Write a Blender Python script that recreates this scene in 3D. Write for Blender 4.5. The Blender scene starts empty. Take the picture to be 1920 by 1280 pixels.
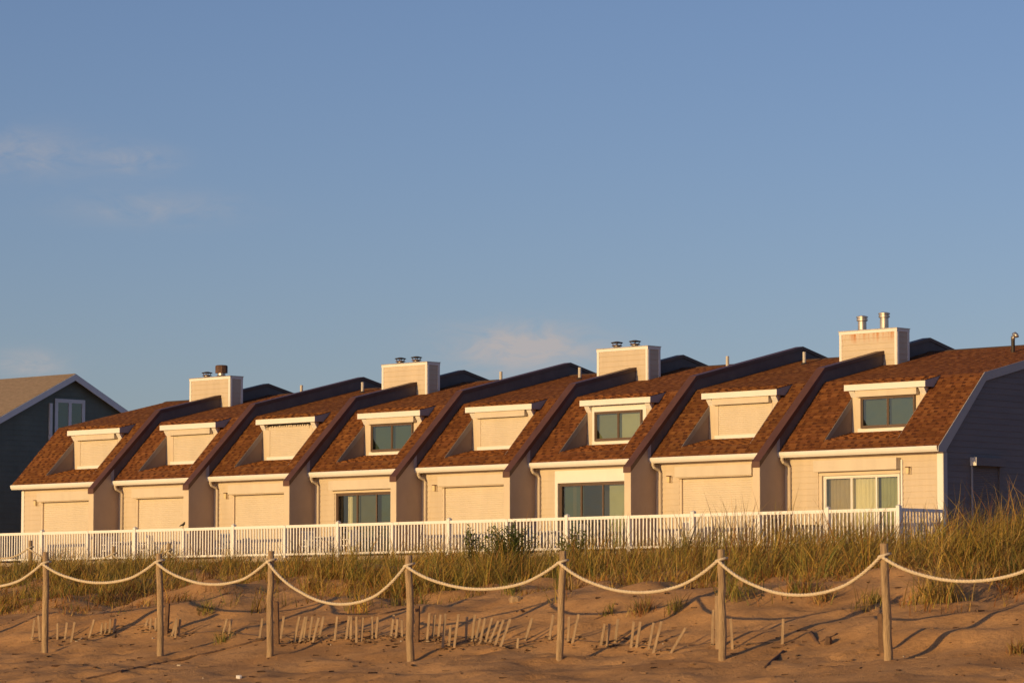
import bpy, math, random
import numpy as np
from mathutils import Vector, Matrix
R = math.radians
random.seed(7); rng = np.random.default_rng(11)
sc = bpy.context.scene
C = sc.collection

# ------------------------------------------------------------------ camera, sky, sun, exposure
EYE = 1.6
CAM = Vector((111.4638, -88.4973, EYE)); YAW = 0.7650393; PIT = 0.0790819; FPX = 6700.0
cd = bpy.data.cameras.new('camera'); cam = bpy.data.objects.new('camera', cd); C.objects.link(cam)
cam.location = CAM; cam.rotation_euler = (math.pi/2 + PIT, 0, YAW)
cd.sensor_width = 36; cd.lens = FPX/1920*36; cd.clip_start = 1; cd.clip_end = 20000
cd.dof.use_dof = True; cd.dof.focus_distance = 128; cd.dof.aperture_fstop = 9.0
sc.camera = cam

SUN_EL, SUN_AZ = R(9.5), R(4.0)            # SUN_AZ: how far the sun stands to the left of straight out from the facades
sd = Vector((-math.sin(SUN_AZ)*math.cos(SUN_EL), -math.cos(SUN_AZ)*math.cos(SUN_EL), math.sin(SUN_EL)))
ld = bpy.data.lights.new('sun', 'SUN'); sun = bpy.data.objects.new('sun', ld); C.objects.link(sun)
ld.energy = 3.8; ld.angle = R(0.53); ld.color = (1.0, 0.655, 0.25)
sun.rotation_euler = (-sd).to_track_quat('-Z', 'Y').to_euler(); sun.location = (60, -120, 40)

wd = bpy.data.worlds.new('World'); sc.world = wd; wd.use_nodes = True
nt = wd.node_tree; N = nt.nodes; LK = nt.links; N.clear()
def wn(t, **k):
    n = N.new(t)
    for a, b in k.items(): setattr(n, a, b)
    return n
def wmath(op, a, b=None, c=None):
    n = wn('ShaderNodeMath', operation=op)
    for i, v in enumerate((a, b, c)):
        if v is None: continue
        if hasattr(v, 'links'): LK.new(v, n.inputs[i])
        else: n.inputs[i].default_value = v
    return n.outputs[0]
sky = wn('ShaderNodeTexSky', sky_type='NISHITA', sun_disc=False, sun_elevation=SUN_EL,
         sun_rotation=math.atan2(sd.x, sd.y), altitude=0, air_density=0.85, dust_density=0.7, ozone_density=2.6)
tc = wn('ShaderNodeTexCoord')
fw = Vector((-math.sin(YAW), math.cos(YAW), 0)); rt = Vector((math.cos(YAW), math.sin(YAW), 0))
def wdot(v):
    n = wn('ShaderNodeVectorMath', operation='DOT_PRODUCT'); LK.new(tc.outputs['Generated'], n.inputs[0])
    n.inputs[1].default_value = v; return n.outputs['Value']
ca, cb = wdot(rt), wdot((0, 0, 1))          # bearing and height of a sky direction, for the thin clouds
def blob(x, z, sx, sz):                     # one cloud bank, centred on a bearing and a height
    dx = wmath('MULTIPLY', wmath('SUBTRACT', ca, x), 1/sx); dz = wmath('MULTIPLY', wmath('SUBTRACT', cb, z), 1/sz)
    return wmath('POWER', 2.718, wmath('MULTIPLY', wmath('ADD', wmath('MULTIPLY', dx, dx), wmath('MULTIPLY', dz, dz)), -1.0))
def ang(px, py): return ((px-960)/FPX, (1171-py)/FPX)
banks = [(*ang(40, 300), .020, .0060, .50), (*ang(255, 308), .011, .0034, .55), (*ang(290, 398), .022, .0042, .40),
         (*ang(985, 655), .019, .0060, 1.7), (*ang(55, 688), .010, .0035, .9)]
tot = None
for x, z, sx, sz, s in banks:
    b = wmath('MULTIPLY', blob(x, z, sx, sz), s); tot = b if tot is None else wmath('ADD', tot, b)
mp = wn('ShaderNodeMapping'); LK.new(tc.outputs['Generated'], mp.inputs['Vector']); mp.inputs['Scale'].default_value = (1, 1, 2.6)
nz = wn('ShaderNodeTexNoise'); LK.new(mp.outputs[0], nz.inputs['Vector']); nz.inputs['Scale'].default_value = 70; nz.inputs['Detail'].default_value = 9; nz.inputs['Distortion'].default_value = .6; nz.inputs['Roughness'].default_value = .62
nr = wn('ShaderNodeMapRange'); LK.new(nz.outputs['Fac'], nr.inputs['Value'])
for i, v in ((1, .30), (2, .62), (3, 0), (4, 1)): nr.inputs[i].default_value = v
cl = wmath('MULTIPLY', wmath('MULTIPLY', tot, nr.outputs[0]), .9)
mx = wn('ShaderNodeMix', data_type='RGBA'); LK.new(cl, mx.inputs[0]); mx.inputs[7].default_value = (4.4, 4.15, 4.2, 1)
wb = wn('ShaderNodeMix', data_type='RGBA', blend_type='MULTIPLY'); wb.inputs[0].default_value = 1; wb.inputs[7].default_value = (1.10, .958, 1.085, 1)   # the picture's white balance
LK.new(sky.outputs[0], wb.inputs[6]); LK.new(wb.outputs[2], mx.inputs[6])
bg = wn('ShaderNodeBackground'); LK.new(mx.outputs[2], bg.inputs[0]); bg.inputs[1].default_value = 0.10
wo = wn('ShaderNodeOutputWorld'); LK.new(bg.outputs[0], wo.inputs[0])
sc.view_settings.view_transform = 'Standard'; sc.view_settings.look = 'None'
sc.view_settings.exposure = 0; sc.view_settings.gamma = 1; sc.view_settings.use_curve_mapping = False
sc.render.engine = 'CYCLES'; sc.cycles.max_bounces = 8; sc.cycles.transparent_max_bounces = 12

# ------------------------------------------------------------------ materials
MATS = {}
def mat(name, col, rough=.7, var=0.0, scale=3.0, bump=0.0, bscale=40.0, col2=None, attr=None, metal=0.0, spec=.3, trans=0.0, stretch=(1,1,1)):
    m = bpy.data.materials.new(name); m.use_nodes = True; t = m.node_tree; n = t.nodes; l = t.links
    b = n['Principled BSDF']; b.inputs['Roughness'].default_value = rough; b.inputs['Metallic'].default_value = metal
    b.inputs['Specular IOR Level'].default_value = spec
    tcn = n.new('ShaderNodeTexCoord'); mpn = n.new('ShaderNodeMapping'); mpn.inputs['Scale'].default_value = stretch
    l.new(tcn.outputs['Object'], mpn.inputs['Vector'])
    cur = None
    if attr:
        a = n.new('ShaderNodeAttribute'); a.attribute_name = attr; cur = a.outputs['Color']
    if var or col2:
        nz = n.new('ShaderNodeTexNoise'); nz.inputs['Scale'].default_value = scale; nz.inputs['Detail'].default_value = 6; nz.inputs['Roughness'].default_value = .6
        l.new(mpn.outputs[0], nz.inputs['Vector'])
        mr = n.new('ShaderNodeMapRange'); l.new(nz.outputs['Fac'], mr.inputs[0]); mr.inputs[1].default_value = .3; mr.inputs[2].default_value = .7
        mixn = n.new('ShaderNodeMix'); mixn.data_type = 'RGBA'; l.new(mr.outputs[0], mixn.inputs[0])
        if col2: lo, hi = col, col2
        else: lo = tuple(c*(1-var) for c in col); hi = tuple(min(1, c*(1+var)) for c in col)
        mixn.inputs[6].default_value = (*lo, 1); mixn.inputs[7].default_value = (*hi, 1)
        if cur is not None:
            mu = n.new('ShaderNodeMix'); mu.data_type = 'RGBA'; mu.blend_type = 'MULTIPLY'; mu.inputs[0].default_value = 1
            l.new(mixn.outputs[2], mu.inputs[6]); l.new(cur, mu.inputs[7]); cur = mu.outputs[2]
        else: cur = mixn.outputs[2]
    if cur is None: b.inputs['Base Color'].default_value = (*col, 1)
    else: l.new(cur, b.inputs['Base Color'])
    if bump:
        n2 = n.new('ShaderNodeTexNoise'); n2.inputs['Scale'].default_value = bscale; n2.inputs['Detail'].default_value = 5
        l.new(mpn.outputs[0], n2.inputs['Vector'])
        bp = n.new('ShaderNodeBump'); bp.inputs['Strength'].default_value = bump; bp.inputs['Distance'].default_value = .02
        l.new(n2.outputs['Fac'], bp.inputs['Height']); l.new(bp.outputs[0], b.inputs['Normal'])
    if trans:
        tr = n.new('ShaderNodeBsdfTranslucent'); ms = n.new('ShaderNodeMixShader'); ms.inputs[0].default_value = trans
        if cur is not None: l.new(cur, tr.inputs[0])
        else: tr.inputs[0].default_value = (*col, 1)
        l.new(b.outputs[0], ms.inputs[1]); l.new(tr.outputs[0], ms.inputs[2]); l.new(ms.outputs[0], n['Material Output'].inputs[0])
    MATS[name] = m; return m
mat('siding', (.59, .495, .375), .65, var=.08, scale=1.5, bump=.05, bscale=40, stretch=(1.5, 1.5, .25))
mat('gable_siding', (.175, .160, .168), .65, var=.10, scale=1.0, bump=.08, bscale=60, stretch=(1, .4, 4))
mat('stucco', (.45, .34, .26), .85, var=.06, scale=1.5, bump=.2, bscale=90)
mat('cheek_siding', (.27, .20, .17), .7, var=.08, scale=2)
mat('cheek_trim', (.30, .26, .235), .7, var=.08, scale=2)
mat('house_trim', (.76, .75, .76), .6, var=.04)
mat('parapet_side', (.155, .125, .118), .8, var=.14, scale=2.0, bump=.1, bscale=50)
mat('trim', (.80, .77, .72), .5, var=.03, scale=2)
mat('trim_beige', (.66, .55, .41), .55, var=.04, scale=2)
mat('shutter', (.645, .56, .435), .5, var=.06, scale=.9, stretch=(2, 1, .5))
mat('vinyl', (.84, .83, .80), .4, var=.03, scale=3, spec=.4)
mat('brown_metal', (.112, .052, .038), .45, var=.16, scale=2.5, bump=.05, bscale=8, spec=.4)
mat('brown_frame', (.13, .085, .06), .5, var=.08)
mat('roof_felt', (.10, .055, .035), .9)
mat('shingle', (1, 1, 1), .9, var=.16, scale=20, attr='tint', bump=.3, bscale=120, spec=.15)
mat('tan_shingle', (.36, .27, .19), .9, col2=(.24, .175, .12), scale=4, bump=.3, bscale=50, stretch=(1, 1, 5))
mat('green_siding', (.165, .19, .16), .7, var=.10, scale=1.5, bump=.08, bscale=50)
mat('grey_trim', (.40, .39, .40), .6, var=.05)
mat('steel', (.52, .47, .42), .42, metal=.8, var=.2, scale=6)
mat('rust_metal', (.12, .065, .045), .7, var=.35, scale=8)
mat('dark_cap', (.045, .035, .03), .6, var=.2, scale=8)
mat('white_pipe', (.52, .48, .43), .5, var=.06)
mat('curtain', (.72, .64, .50), .9, var=.06, scale=2)
mat('curtain_taupe', (.40, .31, .22), .9, var=.08, scale=2)
mat('curtain_green', (.36, .36, .22), .9, var=.08, scale=2)
mat('blind_teal', (.055, .085, .075), .8, var=.08, scale=2)
mat('blind_grey', (.105, .11, .085), .8, var=.08, scale=2)
mat('blind_pale', (.36, .36, .26), .8, var=.05, scale=2)
mat('blind_grey2', (.20, .21, .15), .8, var=.05, scale=2)
mat('dark_room', (.03, .024, .02), .9)
mat('deck_wood', (.42, .35, .28), .8, var=.15, scale=3, stretch=(.3, 4, 1))
mat('lamp_glass', (.75, .60, .34), .4)
mat('post_wood', (.50, .355, .20), .85, col2=(.26, .175, .105), scale=9, bump=.9, bscale=30, stretch=(3, 3, .35))
mat('slat_wood', (.45, .315, .185), .85, col2=(.24, .17, .115), scale=14, bump=.3, bscale=40, stretch=(3, 3, .4))
mat('dark_wood', (.20, .115, .065), .85, col2=(.11, .065, .04), scale=12, bump=.4, bscale=40)
mat('rope', (.62, .52, .38), .9, var=.10, scale=30, bump=.6, bscale=60)
mat('wire', (.14, .10, .08), .6)
mat('grass', (1, 1, 1), .65, attr='tint', spec=.2, trans=.32)
mat('leaf', (1, 1, 1), .55, attr='tint', spec=.3, trans=.2)
mat('stem', (.10, .085, .04), .8)
mat('plastic_white', (.80, .79, .77), .4)
mat('plastic_blue', (.20, .24, .34), .5)
mat('bird_dark', (.03, .028, .026), .7)
mat('shell', (.80, .77, .72), .4)
# chimney siding with rust runs below the cap (a stain, in the siding's own coordinates)
m = mat('rusty_siding', (.59, .495, .375), .65, var=.05, scale=1.2, bump=.08, bscale=60)
t = m.node_tree; n = t.nodes; b = n['Principled BSDF']; src = b.inputs['Base Color'].links[0].from_socket
tcn = n.new('ShaderNodeTexCoord'); sep = n.new('ShaderNodeSeparateXYZ'); t.links.new(tcn.outputs['Object'], sep.inputs[0])
mpn = n.new('ShaderNodeMapping'); mpn.inputs['Scale'].default_value = (4.5, 1, .5); t.links.new(tcn.outputs['Object'], mpn.inputs[0])
nz = n.new('ShaderNodeTexNoise'); nz.inputs['Scale'].default_value = 1.6; nz.inputs['Detail'].default_value = 4; t.links.new(mpn.outputs[0], nz.inputs[0])
r1 = n.new('ShaderNodeMapRange'); t.links.new(nz.outputs['Fac'], r1.inputs[0]); r1.inputs[1].default_value = .45; r1.inputs[2].default_value = .68
r2 = n.new('ShaderNodeMapRange'); t.links.new(sep.outputs['Z'], r2.inputs[0]); r2.inputs[1].default_value = 10.9; r2.inputs[2].default_value = 11.22
mu = n.new('ShaderNodeMath'); mu.operation = 'MULTIPLY'; t.links.new(r1.outputs[0], mu.inputs[0]); t.links.new(r2.outputs[0], mu.inputs[1])
mi = n.new('ShaderNodeMix'); mi.data_type = 'RGBA'; t.links.new(mu.outputs[0], mi.inputs[0]); t.links.new(src, mi.inputs[6]); mi.inputs[7].default_value = (.48, .17, .04, 1)
t.links.new(mi.outputs[2], b.inputs['Base Color'])
# window glass: reflects by angle, lets the rest through with a faint green tint
m = bpy.data.materials.new('glass'); m.use_nodes = True; t = m.node_tree; n = t.nodes; n.clear(); MATS['glass'] = m
fr = n.new('ShaderNodeFresnel'); fr.inputs[0].default_value = 2.1
tr = n.new('ShaderNodeBsdfTransparent'); tr.inputs[0].default_value = (.80, .85, .78, 1)
gl = n.new('ShaderNodeBsdfGlossy'); gl.inputs['Roughness'].default_value = .03; gl.inputs[0].default_value = (.9, .95, .9, 1)
gz = n.new('ShaderNodeTexNoise'); gz.inputs['Scale'].default_value = 1.3; gb = n.new('ShaderNodeBump'); gb.inputs['Strength'].default_value = .12; gb.inputs['Distance'].default_value = .05
gt = n.new('ShaderNodeTexCoord'); t.links.new(gt.outputs['Object'], gz.inputs[0]); t.links.new(gz.outputs['Fac'], gb.inputs['Height']); t.links.new(gb.outputs[0], gl.inputs['Normal'])
ms = n.new('ShaderNodeMixShader'); o = n.new('ShaderNodeOutputMaterial')
t.links.new(fr.outputs[0], ms.inputs[0]); t.links.new(tr.outputs[0], ms.inputs[1]); t.links.new(gl.outputs[0], ms.inputs[2]); t.links.new(ms.outputs[0], o.inputs[0])
# sand
m = bpy.data.materials.new('sand'); m.use_nodes = True; t = m.node_tree; n = t.nodes; l = t.links; MATS['sand'] = m
b = n['Principled BSDF']; b.inputs['Roughness'].default_value = .95; b.inputs['Specular IOR Level'].default_value = .1
tcn = n.new('ShaderNodeTexCoord')
def sn(scale, det=6, rough=.6):
    q = n.new('ShaderNodeTexNoise'); q.inputs['Scale'].default_value = scale; q.inputs['Detail'].default_value = det; q.inputs['Roughness'].default_value = rough
    l.new(tcn.outputs['Object'], q.inputs['Vector']); return q.outputs['Fac']
def ramp(src, lo, hi):
    r = n.new('ShaderNodeMapRange'); l.new(src, r.inputs[0]); r.inputs[1].default_value = lo; r.inputs[2].default_value = hi; return r.outputs[0]
def mixc(f, a, bb):
    q = n.new('ShaderNodeMix'); q.data_type = 'RGBA'; l.new(f, q.inputs[0])
    for i, v in ((6, a), (7, bb)):
        if hasattr(v, 'links'): l.new(v, q.inputs[i])
        else: q.inputs[i].default_value = (*v, 1)
    return q.outputs[2]
c1 = mixc(ramp(sn(.7, 8, .7), .38, .62), (.57, .322, .142), (.41, .222, .094))
c2 = mixc(ramp(sn(7, 8, .8), .53, .72), c1, (.26, .15, .075))
c3 = mixc(ramp(sn(150, 3), .62, .80), c2, (.22, .13, .07))
l.new(c3, b.inputs['Base Color'])
b1 = n.new('ShaderNodeBump'); b1.inputs['Strength'].default_value = .8; b1.inputs['Distance'].default_value = .03; l.new(sn(14, 8, .7), b1.inputs['Height'])
b2 = n.new('ShaderNodeBump'); b2.inputs['Strength'].default_value = .35; b2.inputs['Distance'].default_value = .006; l.new(sn(110, 4), b2.inputs['Height']); l.new(b1.outputs[0], b2.inputs['Normal'])
l.new(b2.outputs[0], b.inputs['Normal'])

# ------------------------------------------------------------------ mesh helpers
class MB:
    def __init__(s): s.v = []; s.f = []; s.t = []
    def add(s, vs, fs, tint=None):
        k = len(s.v); s.v += [tuple(p) for p in vs]; s.f += [tuple(i+k for i in f) for f in fs]
        s.t += [tint]*len(vs); return s
    def box(s, x0, x1, y0, y1, z0, z1, tint=None):
        return s.add([(x0,y0,z0),(x1,y0,z0),(x1,y1,z0),(x0,y1,z0),(x0,y0,z1),(x1,y0,z1),(x1,y1,z1),(x0,y1,z1)],
                     [(0,3,2,1),(4,5,6,7),(0,1,5,4),(1,2,6,5),(2,3,7,6),(3,0,4,7)], tint)
    def prism_x(s, poly, x0, x1):          # poly of (y, z), counter-clockwise seen from +x
        k = len(poly)
        return s.add([(x0,y,z) for y,z in poly]+[(x1,y,z) for y,z in poly],
                     [tuple(range(k-1,-1,-1)), tuple(range(k,2*k))]+[(i,(i+1)%k,(i+1)%k+k,i+k) for i in range(k)])
    def prism_y(s, poly, y0, y1):          # poly of (x, z)
        k = len(poly)
        return s.add([(x,y0,z) for x,z in poly]+[(x,y1,z) for x,z in poly],
                     [tuple(range(k)), tuple(range(2*k-1,k-1,-1))]+[((i+1)%k,i,i+k,(i+1)%k+k) for i in range(k)])
    def tube(s, pts, rad, n=8, cap=True, tint=None):
        pts = [Vector(p) for p in pts]; k0 = len(s.v); m = len(pts)
        rad = rad if hasattr(rad, '__len__') else [rad]*m
        for i, p in enumerate(pts):
            d = (pts[min(i+1,m-1)]-pts[max(i-1,0)]).normalized()
            a = d.cross(Vector((0,0,1)) if abs(d.z) < .9 else Vector((1,0,0))).normalized(); c = d.cross(a)
            for j in range(n):
                th = 2*math.pi*j/n; s.v.append(tuple(p+(a*math.cos(th)+c*math.sin(th))*rad[i])); s.t.append(tint)
        for i in range(m-1):
            for j in range(n):
                s.f.append((k0+i*n+j, k0+(i+1)*n+j, k0+(i+1)*n+(j+1)%n, k0+i*n+(j+1)%n))
        if cap: s.f.append(tuple(k0+j for j in range(n))); s.f.append(tuple(k0+(m-1)*n+j for j in range(n-1,-1,-1)))
        return s
    def lathe(s, prof, cx, cy, n=14):       # prof of (radius, z)
        k0 = len(s.v)
        for r, z in prof:
            for j in range(n): th = 2*math.pi*j/n; s.v.append((cx+r*math.cos(th), cy+r*math.sin(th), z)); s.t.append(None)
        for i in range(len(prof)-1):
            for j in range(n): s.f.append((k0+i*n+j, k0+i*n+(j+1)%n, k0+(i+1)*n+(j+1)%n, k0+(i+1)*n+j))
        s.f.append(tuple(k0+j for j in range(n-1,-1,-1))); s.f.append(tuple(k0+(len(prof)-1)*n+j for j in range(n)))
        return s
    def mesh(s, name, mt, smooth=False):
        me = bpy.data.meshes.new(name); me.from_pydata(s.v, [], s.f)
        if any(x is not None for x in s.t):
            a = me.color_attributes.new('tint', 'FLOAT_COLOR', 'POINT')
            a.data.foreach_set('color', np.array([(*(x or (.5,.5,.5)), 1.0) for x in s.t], dtype=np.float32).ravel())
        me.materials.append(MATS[mt])
        if smooth: me.polygons.foreach_set('use_smooth', np.ones(len(me.polygons), dtype=bool))
        me.update(); return me
    def build(s, name, mt, parent=None, smooth=False, loc=None):
        return link(name, s.mesh(name, mt, smooth), parent, loc)
def link(name, me, parent=None, loc=None):
    o = bpy.data.objects.new(name, me); C.objects.link(o)
    if parent is not None: o.parent = parent; o.matrix_parent_inverse = Matrix.Translation(-Vector(abs_loc(parent)))
    if loc: o.location = loc
    return o
LOC = {}
def abs_loc(o): return LOC.get(o.name, (0, 0, 0))
def empty(name, loc):
    o = bpy.data.objects.new(name, None); C.objects.link(o); o.location = loc; LOC[o.name] = tuple(loc); o.empty_display_size = .3; return o
def tag(o, label=None, cat=None, group=None, kind=None):
    for k, v in (('label', label), ('category', cat), ('group', group), ('kind', kind)):
        if v: o[k] = v
    return o
def box(name, mt, parent, *a): return MB().box(*a).build(name, mt, parent)
# meshes are written in world coordinates; parts keep them by undoing the parent's offset

# ------------------------------------------------------------------ ground
def hsh(i, j, s):
    n = (i.astype(np.int64)*374761393 + j.astype(np.int64)*668265263 + s*974711) & 0xffffffff
    n = ((n ^ (n >> 13))*1274126177) & 0xffffffff
    return ((n ^ (n >> 16)) & 0xffff)/65535.0
def vnoise(x, y, s=0):
    i = np.floor(x); j = np.floor(y); fx = x-i; fy = y-j; fx = fx*fx*(3-2*fx); fy = fy*fy*(3-2*fy)
    return (hsh(i,j,s)*(1-fx)+hsh(i+1,j,s)*fx)*(1-fy)+(hsh(i,j+1,s)*(1-fx)+hsh(i+1,j+1,s)*fx)*fy - .5
PV = [-3000,-400,-60,-34.4,-6,-2,0,.6,1.2,2,3.3,5,7,9,11,14,20,35,49,60,200,4000]
PZ = [-30,-7,-2.9,-2.1,-1.14,-.73,-.45,-.33,-.16,  .09,.38,.58,.80,.97,1.00,.90,.95,1.5,2.15,2.2,2.2,2.2]
PY0 = -54.1                                   # the rope posts stand along this line, parallel to the facades
foot = [(random.uniform(66, 92), random.uniform(-6.0, .6), random.uniform(.07,.14), random.uniform(.02,.06), random.uniform(0, 3.1)) for _ in range(260)]
def ground(x, y):
    x = np.asarray(x, float); y = np.asarray(y, float); v = y-PY0
    z = sum(np.interp(v+d, PV, PZ) for d in (-.45, -.15, .15, .45))/4
    near = np.clip((v+10)/8, 0, 1)*np.clip((30-v)/10, 0, 1); dune = np.clip((v-.6)/3, 0, 1)*np.clip((40-v)/20, 0, 1)
    z = z - .10*np.clip((67-x)/5, 0, 1)*np.clip((v-2)/5, 0, 1)*np.clip((40-v)/15, 0, 1)
    z = z + dune*(.42*vnoise(x/3.1, y/2.3, 1) + .29*vnoise(x/1.1, y/.9, 2) + .10*vnoise(x/.5, y/.42, 6))
    z = z + near*(.10*vnoise(x/1.9, y/1.3, 3) + .075*vnoise(x/.62, y/.5, 4) + .055*vnoise(x/.27, y/.24, 5))
    return z + EYE
def ground_fp(x, y):
    z = ground(x, y)
    for fx, fv, r, d, a in foot:
        c, s = math.cos(a), math.sin(a); dx = x-fx; dy = y-(PY0+fv)
        q = ((dx*c+dy*s)/(r*1.6))**2+((-dx*s+dy*c)/r)**2
        z = z - d*np.exp(-q*1.4) + d*.45*np.exp(-(np.sqrt(q)-1.5)**2*4)
    return z
def axis(segs):
    out = []
    for a, b, st in segs: out += list(np.arange(a, b, st))
    return np.array(out+[segs[-1][1]])
gx = axis([(-4000,-400,600),(-400,-40,40),(-40,52,3),(52,60,.5),(60,95,.12),(95,120,1),(120,400,40),(400,4000,600)])
gy = axis([(-3000,-400,400),(-400,-110,40),(-110,-63,2),(-63,-59.5,.4),(-59.5,-42,.1),(-42,-30,.6),(-30,20,2.5),(20,400,40),(400,4000,600)])
GX, GY = np.meshgrid(gx, gy)
GZ = ground_fp(GX, GY)
nx, ny = len(gx), len(gy)
me = bpy.data.meshes.new('sand_ground')
co = np.stack([GX, GY, GZ], -1).reshape(-1, 3)
ii = np.arange(nx*ny).reshape(ny, nx)
fq = np.stack([ii[:-1,:-1], ii[:-1,1:], ii[1:,1:], ii[1:,:-1]], -1).reshape(-1, 4)
me.vertices.add(len(co)); me.vertices.foreach_set('co', co.ravel())
me.loops.add(fq.size); me.loops.foreach_set('vertex_index', fq.ravel().astype(np.int32))
me.polygons.add(len(fq)); me.polygons.foreach_set('loop_start', np.arange(0, fq.size, 4, dtype=np.int32)); me.polygons.foreach_set('loop_total', np.full(len(fq), 4, dtype=np.int32))
me.polygons.foreach_set('use_smooth', np.ones(len(fq), dtype=bool)); me.update(calc_edges=True); me.materials.append(MATS['sand'])
tag(link('sand_ground', me), 'brown dune and beach sand in front of the houses', None, None, 'structure')

# pixel of the photograph -> direction; the distance then comes from the ground or the plane the thing stands on
cp, sp = math.cos(PIT), math.sin(PIT)
FWD = np.array([-math.sin(YAW)*cp, math.cos(YAW)*cp, sp]); RGT = np.array([math.cos(YAW), math.sin(YAW), 0]); UPV = np.cross(RGT, FWD)
CA = np.array(CAM)
def ray(px, py): return FWD + RGT*(px-960)/FPX + UPV*(640-py)/FPX
def on_ground(px, py, d0=30.0, d1=90.0):
    d = ray(px, py); t = np.arange(d0, d1, .02); P = CA+t[:,None]*d
    k = np.argmax(P[:,2] < ground(P[:,0], P[:,1])); p = P[k]
    return p, t[k]
def on_y(px, py, y): d = ray(px, py); return CA + d*((y-CA[1])/d[1])

# ------------------------------------------------------------------ townhouses
W = 5.5; TH = .137; ZD = 4.0; ZB = 3.2
BRK = (2.02, 9.44); T13 = math.tan(R(13)); RIDGE_Y = 7.64
def zlo(y): return BRK[1]+(y-BRK[0])
def zup(y): return BRK[1]+(y-BRK[0])*T13
ZR = zup(RIDGE_Y); BACK_Y = 15.28
def zroof(y):
    y = min(y, 2*RIDGE_Y-y); return zlo(y) if y < BRK[0] else zup(y)
EAVE_Y = -.36
CAPL = lambda y: 9.92+(y-1.99)*.949
CAPU = lambda y: 9.92+(y-1.99)*(11.22-9.92)/(RIDGE_Y-1.99)
TOOTH = [(.25,.098,.031),(.21,.080,.026),(.285,.115,.037),(.18,.067,.023),(.235,.089,.032)]     # proud tabs of a laminated shingle
GAP = [(.12,.040,.015),(.15,.052,.019),(.095,.033,.015)]                                     # the lower layer seen between them
def shingle_rows(L, S):
    s = 0.0
    while s < S-.05:
        u = -random.uniform(0, .3); tooth = random.random() < .5; shade = random.uniform(.88, 1.1)
        while u < L:
            wd_ = random.uniform(.12, .34) if tooth else random.uniform(.10, .19)
            a, b_ = max(u, 0), min(u+wd_, L)
            if b_-a > .02: yield a, b_, s, tooth, shade
            u += wd_; tooth = not tooth
        s += .145
def slope_mat(x0, y0, z0, pitch):
    return Matrix.Translation((x0, y0, z0)) @ Matrix.Rotation(pitch, 4, 'X')
ROOF_TONE = (1, 1, 1)
def shingles_joined(parent, mt4, L, S, lift=1.0):
    mb = MB()
    for a, b_, s, tooth, shade in shingle_rows(L, S):
        thk = (.026 if tooth else .010)*lift+random.uniform(0, .003); e = min(s+.19, S)
        c_ = tuple(q*shade*f for q, f in zip(random.choice(TOOTH), ROOF_TONE)); b2 = b_-.003
        mb.add([mt4 @ Vector(v) for v in ((a,s,.002),(b2,s,.002),(b2,e,.001),(a,e,.001),(a,s,.004+thk),(b2,s,.004+thk),(b2,e,.005),(a,e,.005))], [(4,5,6,7),(0,1,5,4),(1,2,6,5),(3,0,4,7)], c_)
        if not tooth and s+.09 < S:      # the dark granule band of the lower layer, showing in the notch
            g_ = random.choice(GAP); mb.add([mt4 @ Vector(v) for v in ((a,s-.003,.003),(b2,s-.003,.003),(b2,s+.085,.003),(a,s+.085,.003),(a,s-.003,.009+thk),(b2,s-.003,.009+thk),(b2,s+.085,.008+thk*.5),(a,s+.085,.008+thk*.5))], [(4,5,6,7),(0,1,5,4),(1,2,6,5),(3,0,4,7)], g_)
    o = mb.build('shingles', 'shingle', parent); o['kind'] = 'stuff'; return o
def boards_x(parent, x0, x1, y, z0, z1, holes=(), mt='siding', name='siding_board', ex=.19):
    z = z0
    while z < z1-.03:
        zt = min(z+ex, z1); spans = [(x0, x1)]
        for hx0, hx1, hz0, hz1 in holes:
            if hz0 < (z+zt)/2 < hz1:
                spans = [s for a, b_ in spans for s in ((a, min(b_, hx0)), (max(a, hx1), b_)) if s[1]-s[0] > .02]
        for a, b_ in spans:
            MB().prism_x([(y-.025, z), (y, z), (y, zt), (y-.008, zt)], a, b_).build(name, mt, parent)
        z += ex
def boards_yz(parent, x, ylo, yhi, z0, z1, mt, sgn=1, ex=.19, holes=()):
    z = z0
    while z < z1-.03:
        zt = min(z+ex, z1); a, b_ = ylo((z+zt)/2), yhi((z+zt)/2)
        spans = [(a, b_)]
        for h0, h1, hz0, hz1 in holes:
            if hz0 < (z+zt)/2 < hz1: spans = [s for p, q in spans for s in ((p, min(q, h0)), (max(p, h1), q)) if s[1]-s[0] > .02]
        for p, q in spans:
            if q-p > .05: MB().prism_y([(x, z), (x+sgn*.022, z), (x+sgn*.008, zt), (x, zt)], p, q).build('siding_board', mt, parent)
        z += ex
def corrugated(x0, x1, y, z0, z1, pitch=.075, d=.011):   # roller shutter curtain: a stack of rounded slats
    mb = MB(); n = int((z1-z0)/pitch); prof = []
    for i in range(n):
        z = z0+i*pitch
        prof += [(y, z), (y-d, z+pitch*.25), (y-d, z+pitch*.7), (y, z+pitch*.95)]
    k = len(prof)
    mb.add([(x0, a, b_) for a, b_ in prof]+[(x1, a, b_) for a, b_ in prof], [(i, i+k, i+k+1, i+1) for i in range(k-1)])
    return mb
def wavy(x0, x1, y, z0, z1, amp=.03, wl=.16):
    n = max(8, int((x1-x0)/.02)); ph = random.uniform(0, 6)
    vs = []; 
    for i in range(n+1):
        x = x0+(x1-x0)*i/n; yy = y+amp*math.sin(ph+2*math.pi*x/wl+.8*math.sin(x*9))
        vs += [(x, yy, z0), (x, yy, z1)]
    return MB().add(vs, [(2*i, 2*i+2, 2*i+3, 2*i+1) for i in range(n)])
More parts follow.
